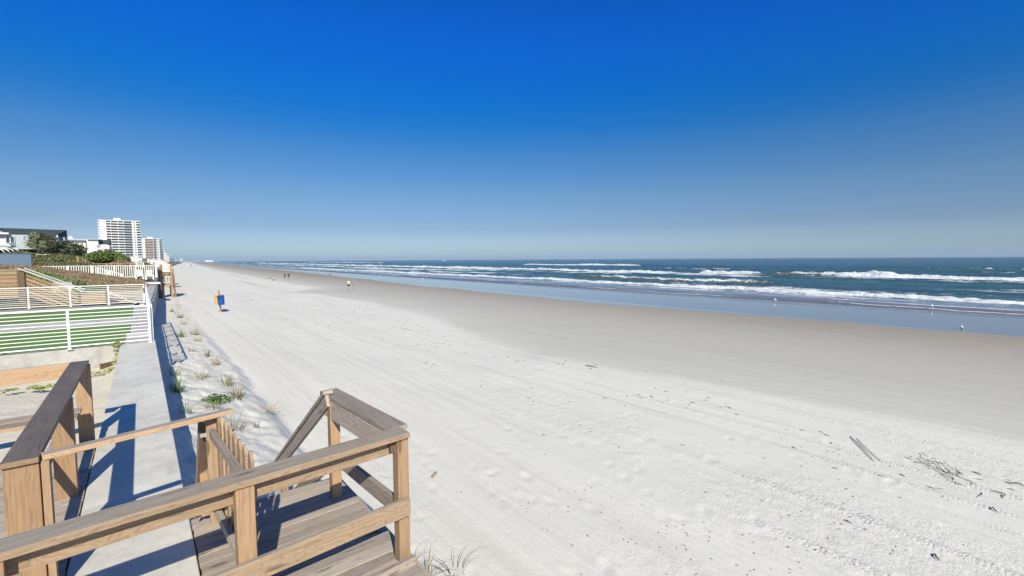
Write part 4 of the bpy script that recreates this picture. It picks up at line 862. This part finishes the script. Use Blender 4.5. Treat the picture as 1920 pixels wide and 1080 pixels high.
# ------------------------------------------------------------------ people
SKIN = plain('skin', (.45, .26, .18), .6, .05, 6)
def cloth(n, c): return plain(n, c, .85, .1, 6)
def skin_obj(name, verts, edges, radii, mat, parent, root=0):
    me = bpy.data.meshes.new(name); me.from_pydata(verts, edges, []); me.materials.append(mat); o = bpy.data.objects.new(name, me); COL.objects.link(o); o.parent = parent
    m_ = o.modifiers.new('skin', 'SKIN'); m_.use_smooth_shade = True
    if not me.skin_vertices: me.attributes
    bpy.context.view_layer.objects.active = o
    sv = me.skin_vertices[0].data if me.skin_vertices else None
    if sv is None: raise RuntimeError('no skin layer')
    for i, r_ in enumerate(radii): sv[i].radius = (r_, r_) if np.isscalar(r_) else r_
    for i in range(len(verts)): sv[i].use_root = (i == root)
    s_ = o.modifiers.new('sub', 'SUBSURF'); s_.levels = 1; s_.render_levels = 1
    return o
def person(P, rz, pose, shirt, pants, hairc, label, skin=SKIN, h=1.72, shorts=True, bare=False):
    t = empty('person', tuple(P), label, 'person'); t.rotation_euler = (0, 0, rz); k = h / 1.72
    S = lambda *a: tuple(c * k for c in a)
    if pose == 'sit':
        J = dict(pel=S(0, 0, .13), wai=S(0, -.06, .32), che=S(0, -.10, .52), nek=S(0, -.09, .66), hea=S(0, -.07, .78), top=S(0, -.07, .87), hl=S(-.10, .05, .13), kl=S(-.13, .40, .42), al=S(-.13, .66, .07), tl=S(-.14, .80, .05), hr=S(.10, .05, .13), kr=S(.13, .38, .40), ar=S(.15, .68, .07), tr=S(.16, .82, .05),
                 sl=S(-.18, -.10, .59), el=S(-.26, -.02, .36), wl=S(-.20, .22, .38), fl=S(-.17, .32, .39), sr=S(.18, -.10, .59), er=S(.26, -.02, .36), wr=S(.20, .20, .37), fr=S(.17, .30, .38))
    else:
        g = .20 if pose == 'walk' else .03
        J = dict(pel=S(0, 0, .93), wai=S(0, 0, 1.10), che=S(0, .01, 1.30), nek=S(0, .0, 1.47), hea=S(0, .02, 1.60), top=S(0, .01, 1.68), hl=S(-.10, 0, .88), kl=S(-.11, g, .50), al=S(-.11, g * .9, .09), tl=S(-.12, g * .9 + .15, .035), hr=S(.10, 0, .88), kr=S(.11, -g * .1, .49), ar=S(.12, -g * 1.5, .11), tr=S(.13, -g * 1.4 + .13, .04),
                 sl=S(-.19, 0, 1.40), el=S(-.25, -.04 + g * .2, 1.13), wl=S(-.26, .04 + g * .4, .90), fl=S(-.25, .08 + g * .5, .78), sr=S(.19, 0, 1.40), er=S(.25, -.05, 1.13), wr=S(.26, .02 - g * .4, .90), fr=S(.25, .04 - g * .5, .78))
    rad = dict(pel=(.135, .11), wai=(.115, .09), che=(.15, .105), nek=.052, hea=(.078, .095), top=.06, hl=.088, kl=.058, al=.04, tl=.032, hr=.088, kr=.058, ar=.04, tr=.032, sl=.058, el=.042, wl=.03, fl=.03, sr=.058, er=.042, wr=.03, fr=.03)
    E = 'pel-wai wai-che che-nek nek-hea hea-top pel-hl hl-kl kl-al al-tl pel-hr hr-kr kr-ar ar-tr che-sl sl-el el-wl wl-fl che-sr sr-er er-wr wr-fr'.split()
    def sub(names, name, mat, grow_, cut={}):
        ks = []; es = []
        for e in E:
            a, b = e.split('-')
            if a in names and b in names:
                for q in (a, b):
                    if q not in ks: ks.append(q)
                es.append((ks.index(a), ks.index(b)))
        V = []
        for q in ks:
            v = np.array(J[q])
            if q in cut: v = np.array(J[cut[q][0]]) * (1 - cut[q][1]) + v * cut[q][1]
            V.append(tuple(v))
        rr = []
        for q in ks:
            r_ = rad[q]; rr.append(tuple((c + grow_) * k for c in r_) if not np.isscalar(r_) else (r_ + grow_) * k)
        return skin_obj(name, V, es, rr, mat, t)
    sub(set(J), 'body', skin, 0)
    if not bare: sub({'wai', 'che', 'pel', 'sl', 'el', 'sr', 'er'}, 'shirt', shirt, .022, {'el': ('sl', .7), 'er': ('sr', .7)})
    sub({'pel', 'hl', 'kl', 'hr', 'kr'}, 'shorts' if shorts else 'trousers', pants, .02, {'kl': ('hl', .85), 'kr': ('hr', .85)})
    mb = MB(); hd = np.array(J['hea']); V = []; 
    for i in range(7):
        for j in range(12):
            a = math.pi * i / 12; b_ = 2 * math.pi * j / 12; V.append(hd + np.array([.092 * math.sin(a) * math.cos(b_), .108 * math.sin(a) * math.sin(b_) - .014, .02 + .118 * math.cos(a)]) * k)
    Fc = [(i * 12 + j, i * 12 + (j + 1) % 12, (i + 1) * 12 + (j + 1) % 12, (i + 1) * 12 + j) for i in range(6) for j in range(12)]
    mb.add(V, Fc, smooth=True); me = mb.build('hair', hairc, None, origin=(0, 0, 0)); me.parent = t
    return t
BLACK = cloth('black_cloth', (.012, .012, .015)); HAIRD = cloth('dark_hair', (.02, .014, .01)); HAIRL = cloth('fair_hair', (.50, .38, .20)); HAIRG = cloth('grey_hair', (.35, .33, .3))
def spx(x, y, off=0):
    z = 0
    for _ in range(40):
        P = hz(x, y, z); z = float(sand_z(P[0], P[1]))
    return (float(P[0]), float(P[1]), z)
person(spx(654, 543), R(-30), 'walk', cloth('cream_shirt', (.80, .70, .42)), cloth('grey_shorts', (.06, .05, .05)), HAIRL, 'fair-haired person in a cream yellow shirt and dark shorts walking away', h=1.70)
person(spx(663.3, 543), R(-35), 'walk', cloth('denim_shirt', (.16, .24, .38)), cloth('pale_shorts', (.35, .34, .36)), HAIRG, 'person in a blue-grey shirt and pale shorts walking beside the one in cream', h=1.78)
person(spx(618.5, 519.8), R(150), 'stand', BLACK, BLACK, HAIRD, 'bare-chested person in black shorts standing at the edge of the wet sand', bare=True, skin=plain('tanned_skin', (.42, .22, .14), .6, .05, 6))
person(spx(534.2, 523.6), R(20), 'walk', BLACK, BLACK, HAIRD, 'slighter person in black, left one of the standing pair', h=1.66, shorts=False)
person(spx(541.5, 523.8), R(-20), 'stand', BLACK, BLACK, HAIRD, 'broader person in black shirt and shorts, right one of the standing pair', h=1.80)
person(spx(506.8, 526), R(-120), 'sit', cloth('rust_top', (.30, .08, .06)), cloth('white_cloth', (.7, .68, .66)), HAIRD, 'person in a reddish top seated on the sand, left one of the seated two', h=1.7)
person(spx(510.5, 526), R(-60), 'sit', cloth('white_top', (.72, .68, .68)), cloth('dark_shorts', (.1, .05, .05)), HAIRD, 'person in a white top seated on the sand with legs out to the right', h=1.7)

# ------------------------------------------------------------------ gulls
GULL = plain('white_feathers', (.82, .82, .82), .7, .03, 8); GWING = plain('grey_feathers', (.40, .42, .45), .7, .05, 8); BEAK = plain('yellow_beak', (.6, .35, .05), .5, .1, 8)
def gull(P, rz, label, sc=1.0, sit=False):
    t = empty('gull', P, label, 'gull', 'gulls on the wet sand'); zl = 0 if sit else .14; x0 = np.array(P)
    c, s_ = math.cos(rz), math.sin(rz); Rm = lambda v: x0 + np.array([v[0] * c - v[1] * s_, v[0] * s_ + v[1] * c, v[2]]) * sc
    mb = MB(); mb.tube([Rm(v) for v in ((-.24, 0, .10 + zl), (-.14, 0, .09 + zl), (0, 0, .08 + zl), (.10, 0, .11 + zl), (.15, 0, .18 + zl), (.18, 0, .235 + zl), (.22, 0, .24 + zl), (.245, 0, .235 + zl))], [a * sc for a in (.012, .05, .085, .07, .042, .042, .034, .012)], 10); mb.build('body', GULL, t)
    for sy in (-1, 1):
        mb = MB(); mb.tube([Rm(v) for v in ((.08, sy * .065, .13 + zl), (-.05, sy * .078, .12 + zl), (-.18, sy * .045, .12 + zl), (-.30, sy * .01, .12 + zl))], [a * sc for a in (.03, .045, .03, .006)], 6); mb.build('wing', GWING, t)
    mb = MB(); mb.tube([Rm((.24, 0, .235 + zl)), Rm((.30, 0, .222 + zl))], [.014 * sc, .004 * sc], 5); mb.build('beak', BEAK, t)
    if not sit:
        for sy in (-1, 1):
            mb = MB(); mb.tube([Rm((.0, sy * .035, zl + .03)), Rm((.0, sy * .035, 0)), Rm((.06, sy * .035, .004))], [.008 * sc, .008 * sc, .01 * sc], 4); mb.build('leg', BEAK, t)
GL = [(582, 512, .2, 'gull leftmost, in the shallows beyond the pair dressed in black'), (625, 513.5, 2.2, 'gull in the shallows just right of the bare-chested person'), (670, 516.3, 1.0, 'gull in the shallows above the strolling couple'), (711, 517.2, .3, 'gull second to the right of the strolling couple, in the thin surf'),
      (794, 524.2, 2.6, 'gull standing alone in the thin surf left of centre'), (1454, 565.5, 2.9, 'gull standing at the near foam line right of centre'), (1747, 578, .1, 'gull standing at the foam line near the right edge')]
for x, y, a, lb in GL:
    P = hz(x, y, -1.70); gull((float(P[0]), float(P[1]), max(float(sand_z(P[0], P[1])), SEA) + .005), a, lb, 1.25)
P = spx(1804, 617); gull((P[0], P[1], P[2]), .3, 'gull squatting on the glossy wet sand nearest the camera', 1.05, True)

# boat on the horizon, cars on the far beach
P = hz(832, 488.2, SEA); t = empty('boat', (1100, 1850, SEA), 'tiny white boat on the horizon', 'boat'); q = np.array([1100, 1850, SEA])
P = atD(832, 489, 2000); q = np.array([P[0], P[1], SEA])
t.location = tuple(q); mb = MB(); mb.add([q + np.array(v) for v in ((-5, -1.6, 1.2), (5, -1.6, 1.2), (7, 0, 1.6), (5, 1.6, 1.2), (-5, 1.6, 1.2), (-4.5, -1, -.5), (4.5, -1, -.5), (5.5, 0, -.5), (4.5, 1, -.5), (-4.5, 1, -.5))], [(0, 1, 2, 3, 4), (9, 8, 7, 6, 5)] + [(j, 5 + j, 5 + (j + 1) % 5, (j + 1) % 5) for j in range(5)]); mb.build('hull', WHITEP, t)
mb = MB(); mb.box(q + np.array([-.5, 0, 2.3]), (4.5, 2.4, 2.2), taper=.8); mb.build('cabin', WHITEP, t)
def car(P, rz, paint, label, scale=1.0):
    t = empty('car', P, label, 'car', 'vehicles parked on the far beach'); c, s_ = math.cos(rz), math.sin(rz); ax = np.array([[c, s_, 0], [-s_, c, 0], [0, 0, 1.0]]); Q = lambda v: np.array(P) + v[0] * ax[0] + v[1] * ax[1] + v[2] * ax[2]
    prof = [(-2.2, .35), (2.2, .35), (2.25, .8), (1.2, 1.0), (.7, 1.55), (-1.6, 1.6), (-2.2, 1.0)]
    mb = MB(); n = len(prof); mb.add([Q((a, -.9, b)) for a, b in prof] + [Q((a, .9, b)) for a, b in prof], [tuple(range(n)), tuple(range(2 * n - 1, n - 1, -1))] + [(j, j + n, (j + 1) % n + n, (j + 1) % n) for j in range(n)]); mb.build('body', paint, t, bevel=.06)
    for sy in (-.91, .91):
        mb = MB(); mb.box(Q((-.4, sy, 1.27)), (2.0, .03, .36), ax, taper=.9); mb.build('window', GLASS, t)
    for sx in (-2.05, 1.0):
        mb = MB(); mb.box(Q((sx, 0, 1.28)), (.12, 1.5, .36), ax); mb.build('windscreen', GLASS, t)
    for sx in (-1.35, 1.35):
        for sy in (-.85, .85):
            mb = MB(); mb.tube([Q((sx, sy - .1, .34)), Q((sx, sy + .1, .34))], .34, 14); mb.build('wheel', LATCH, t)
car(spx(355.5, 499.3), R(60), WHITEP, 'white car parked on the far open beach, nearest of the vehicles')
car(spx(350, 494.3), R(80), WHITEP, 'white car farther along the beach, left of the nearest one')
car(spx(338, 495.2), R(80), T_B, 'dark car far along the beach near the seawall')

# ------------------------------------------------------------------ sand-side plants and driftwood
GRASS = foliage('beach_grass', (.11, .12, .055), (.30, .26, .15)); GRASS_G = foliage('green_grass', (.07, .14, .03), (.18, .24, .08)); STRAW = foliage('straw', (.30, .22, .11), (.42, .33, .18))
def tuft(px, py, n, h, spread, mat, label, green=None):
    P = spx(px, py); o = MB()
    for i in range(int(n * 1.4)):
        a = random.random() * 6.28; l_ = np.array([math.cos(a), math.sin(a), 0]); b0 = np.array(P) + l_ * random.random() ** .7 * spread * .55 + np.array([0, 0, -.02])
        H = h * 1.55 * random.uniform(.35, 1.1); lean_ = random.uniform(.2, 1.9) * spread; s_ = np.array([-l_[1], l_[0], 0]); w_ = random.uniform(.0028, .006) * (1 + np.linalg.norm(b0 - CP) * .04); pts = []
        for j in range(5):
            q = j / 4; pts.append(b0 + l_ * lean_ * q ** 1.7 + np.array([0, 0, H * (q - .38 * q ** 3 * (lean_ / spread) * 1.4)]))
        V = []
        for j, p in enumerate(pts): ww = w_ * (1 - j / 4.3); V += [p - s_ * ww, p + s_ * ww]
        o.add(V, [(2 * j, 2 * j + 1, 2 * j + 3, 2 * j + 2) for j in range(4)], r=random.random())
    q = o.build('grass_tuft', mat, None, origin=P); return tag(q, label, 'grass', 'beach grass tufts below the seawall')
for a in [(322, 585, 26, .38, .30, GRASS, 'grass tuft nearest the far wooden stairs, beside the bar shadow'), (338, 596, 34, .45, .34, GRASS_G, 'grass tuft at the far end of the bank with dry brown seed stalks'), (345, 608, 20, .34, .3, STRAW, 'thin straw tuft just below the farthest green tuft'),
          (340, 632, 40, .50, .35, GRASS_G, 'green tuft right of the shadow of the railing bars'), (365, 628, 34, .5, .4, GRASS, 'sprawling dry tuft at the upper edge of the sand bank'), (372, 640, 22, .4, .32, STRAW, 'straw coloured tuft beside the sprawling dry one'),
          (357, 660, 14, .32, .3, GRASS, 'sparse thin tuft between the bar shadow and the bank edge'), (388, 668, 20, .42, .25, GRASS, 'narrow upright tuft on the bank edge above the reddish stalks'), (405, 685, 26, .5, .25, STRAW, 'upright reddish-brown stalks at the edge of the bank'),
          (378, 712, 34, .42, .38, GRASS, 'wispy tuft behind the leafy green plant'), (425, 722, 38, .48, .32, GRASS, 'brown-green tuft between the leafy plant and the bank edge'), (445, 746, 60, .50, .36, GRASS, 'fullest grey-green tuft right of the leafy plant'),
          (400, 768, 34, .30, .40, GRASS, 'low sprawling tuft just in front of the leafy green plant'), (500, 772, 46, .22, .42, STRAW, 'dry straw tuft lying over, farthest right on the bank'), (333, 735, 46, .50, .30, GRASS_G, 'lush green tuft growing in the wall shadow'), (330, 705, 26, .42, .34, GRASS, 'dull tuft leaning out of the wall shadow'),
          (348, 775, 20, .35, .28, GRASS_G, 'sparse green tuft at the wall shadow above the handrail'), (440, 806, 26, .42, .5, GRASS, 'long arching blades right above the picket tops'), (480, 800, 10, .25, .3, GRASS, 'few thin blades right of the picket gate'),
          (800, 1086, 26, .30, .34, GRASS, 'tuft of arching blades at the outer corner of the landing'), (775, 1055, 8, .26, .25, STRAW, 'straw blades against the landing corner post'), (850, 1080, 10, .26, .35, GRASS, 'thin arching blades right of the landing corner')]: tuft(*a)
def leafy(px, py, r_, n, label, mat=LEAF_G, z=None, sz=.035):
    P = spx(px, py) if z is None else tuple(float(c) for c in hz(px, py, z)); t = empty('leafy_plant', P, label, 'plant'); mb = MB(); st = MB()
    for i in range(n):
        a = random.random() * 6.28; q = random.random() ** .6 * r_; c = np.array(P) + np.array([math.cos(a) * q, math.sin(a) * q, random.uniform(.03, .20) * (1.15 - q / r_)])
        nrm = np.array([random.gauss(0, .5), random.gauss(0, .5), 1.0]); nrm /= np.linalg.norm(nrm); u_ = np.cross(nrm, [random.gauss(0, 1), random.gauss(0, 1), 0]); u_ /= np.linalg.norm(u_) + 1e-6; v_ = np.cross(nrm, u_); s_ = sz * random.uniform(.6, 1.3)
        mb.add([c - u_ * s_, c - u_ * s_ * .2 - v_ * s_ * .6, c + u_ * s_, c - u_ * s_ * .2 + v_ * s_ * .6], [(0, 1, 2, 3)], r=random.random())
        if i % 12 == 0: st.tube([np.array(P), (np.array(P) + c) / 2 + np.array([0, 0, .04]), c], [.006, .004, .003], 4)
    mb.build('leaves', mat, t); st.build('stems', BARK, t); return t
leafy(403, 752, .40, 420, 'bright green leafy plant on the sand bank below the seawall')
VINE = foliage('vine_leaves', (.22, .26, .05), (.36, .38, .12))
def vine(pts, label, n=8, sz=.05, m=VINE):
    t = empty('vine', tuple(pts[0]), label, 'vine', None); st = MB(); st.tube(pts, .006, 5); st.build('stem', BARK, t); mb = MB()
    for i in range(n):
        q = random.random() * (len(pts) - 1); j = int(q); c = np.array(pts[j]) * (1 - q + j) + np.array(pts[min(j + 1, len(pts) - 1)]) * (q - j)
        for s_ in range(2):
            c2 = c + np.array([random.gauss(0, .05), random.gauss(0, .05), random.uniform(0, .06)]); nrm = np.array([random.gauss(0, .4), random.gauss(-.3, .3), 1.0]); nrm /= np.linalg.norm(nrm); u_ = np.cross(nrm, [random.gauss(0, 1), random.gauss(0, 1), 0]); u_ /= np.linalg.norm(u_); v_ = np.cross(nrm, u_); z_ = sz * random.uniform(.6, 1.2)
            mb.add([c2 - u_ * z_, c2 - v_ * z_ * .7, c2 + u_ * z_, c2 + v_ * z_ * .7], [(0, 1, 2, 3)], r=random.random())
    mb.build('leaves', m, t)
def gp(x, y, z=1.34): return hz(x, y, z)
vine([np.array([-.60, 16.6, 1.35]), np.array([-.66, 17.2, 1.6]), np.array([-.66, 17.8, 1.80]), np.array([-.64, 18.0, 1.95])], 'yellow-green vine climbing the inner corner of the seawall cap', 34, .055)
vine([gp(228, 684), gp(205, 693), gp(190, 700), gp(172, 702)], 'yellow-green vine creeping on the sand below the wall corner', 18, .05)
vine([gp(115, 722), gp(70, 730), gp(50, 728)], 'yellow-green runner vine on the yard sand behind the dark cap rail', 20, .06)
vine([gp(0, 739), gp(15, 733), gp(30, 731)], 'short runner vine at the left edge of the yard sand', 10, .06)
mb = MB(); P = hz(188, 691, 1.3); Q = hz(215, 684, 1.3); mb.span((P[0], P[1], 1.33), (-.60, P[1] + .4, 1.33), .03, .20); o = mb.build('grey_plank', W_BROWN); tag(o, 'dark short plank standing in the sand at the wall corner', 'plank')
DRIFT = plain('driftwood', (.17, .145, .115), .9, .3, 6); DRIFTL = plain('pale_driftwood', (.30, .24, .19), .9, .25, 10, bump=.01, bscale=30)
P = spx(814, 893); mb = MB(); mb.tube([np.array(P) + np.array(v) for v in ((-.07, -.05, .02), (-.02, -.02, .04), (.05, .03, .045), (.09, .06, .03))], [.02, .035, .035, .02], 7, smooth=False); o = mb.build('driftwood_chunk', DRIFTL); tag(o, 'small stubby chunk of brown driftwood alone on the sand right of the railing', 'driftwood')
def stick(a, b, r_, label, bend=.05, grp=None, cat='stick'):
    A = np.array(spx(*a)); B = np.array(spx(*b)); mid = (A + B) / 2 + np.array([random.gauss(0, bend), random.gauss(0, bend), .03]); mb = MB(); mb.tube([A + [0, 0, r_], (A + mid) / 2 + [0, 0, r_ * 1.5], mid, (mid + B) / 2 + [0, 0, r_], B + [0, 0, r_]], [r_ * .7, r_, r_, r_ * .8, r_ * .4], 6); o = mb.build('stick', DRIFT, None); tag(o, label, cat, grp)
stick((1594, 819), (1637, 864), .011, 'longer dark stick of the crossed pair on the open sand'); stick((1606, 823), (1653, 867), .008, 'thinner stick lying against the longer one of the pair')
stick((1858, 920), (1880, 935), .010, 'short dark stick near the right edge, beyond the twig pile'); stick((1860, 952), (1872, 963), .012, 'stubby dark stick near the right edge'); stick((1892, 906), (1920, 913), .012, 'thin twig touching the right edge of the picture'); stick((1753, 1040), (1762, 1052), .013, 'short dark stick end by a small sand hump at the lower right'); stick((1097, 686), (1120, 690), .02, 'dark twig at the edge of the dry sand near the middle')
P = np.array(spx(1780, 888)); mb = MB()
for i in range(30):
    a = R(random.gauss(-150, 22)); l_ = random.uniform(.15, .60); q_ = random.gauss(0, .38); c = P + np.array([q_ * .8 + random.gauss(0, .14), q_ * .55 + random.gauss(0, .14), random.uniform(.0, .05)]); d = np.array([math.cos(a), math.sin(a), random.uniform(-.1, .25)]) * l_ / 2; mb.tube([c - d, c + d], [random.uniform(.004, .010), .003], 4, smooth=False)
o = mb.build('twig_pile', DRIFT); tag(o, 'heap of dark twigs and reeds washed up on the sand at the lower right', 'twig pile')
mb = MB()
def crumb(x, y, s_, L):
    z = float(sand_z(x, y)) + .006; a = R(random.gauss(95, 30)); d = np.array([math.cos(a), math.sin(a), 0]) * L / 2; c = np.array([x, y, z]); n_ = np.array([-d[1], d[0], 0]) / (L / 2) * s_
    mb.add([c - d, c - n_, c + d, c + n_, c + [0, 0, s_ * 1.4]], [(0, 1, 4), (1, 2, 4), (2, 3, 4), (3, 0, 4)], r=random.random())
for i in range(520):
    y = random.random() ** 1.6 * 70 + .5; u = random.gauss(14.2, 1.6) + random.choice((0, 0, -3)); 
    if vnoise(np.array(u * .8), np.array(y * .35), 5) < .5: continue
    crumb(u + float(sft(y)), y, random.uniform(.008, .02) * (1 + y * .015), random.uniform(.05, .22) * (1 + y * .02))
for i in range(170):
    cx, cy = random.choice(((8.0, 2.6), (6.4, 3.3), (9.5, 2.2), (5.8, 5.2), (12.5, 3.0))); crumb(random.gauss(cx, .7), abs(random.gauss(cy, .9)), random.uniform(.006, .014), random.uniform(.02, .07))
for y0, x0, n in ((55, 2.6, 90), (110, 18, 200), (170, 24, 260)):
    for i in range(n): y = random.gauss(y0, y0 * .14); crumb(x0 + float(sft(y)) - float(sft(y0)) + random.gauss(0, .3), y, random.uniform(.02, .04), random.uniform(.1, .5))
o = mb.build('beach_debris', plain('dry_reed', (.26, .225, .18), .9, .3, 6)); tag(o, 'dark scattered bits of dry seaweed and reed along the tide lines', 'debris', kind='stuff')

# ------------------------------------------------------------------ air
mb = MB(); mb.box((1500, 2600, 42.0), (22000, 22000, 104)); hz_o = mb.build('haze', None, None, origin=(0, 0, 0)); tag(hz_o, kind='stuff')
hm = bpy.data.materials.new('haze'); hm.use_nodes = True; tnodes = hm.node_tree; tnodes.nodes.clear(); oo = tnodes.nodes.new('ShaderNodeOutputMaterial'); pv = tnodes.nodes.new('ShaderNodeVolumePrincipled')
pv.inputs['Color'].default_value = (.60, .80, 1.0, 1); pv.inputs['Density'].default_value = .00009; pv.inputs['Anisotropy'].default_value = 0.0
tnodes.links.new(pv.outputs[0], oo.inputs['Volume']); hz_o.data.materials.clear(); hz_o.data.materials.append(hm)
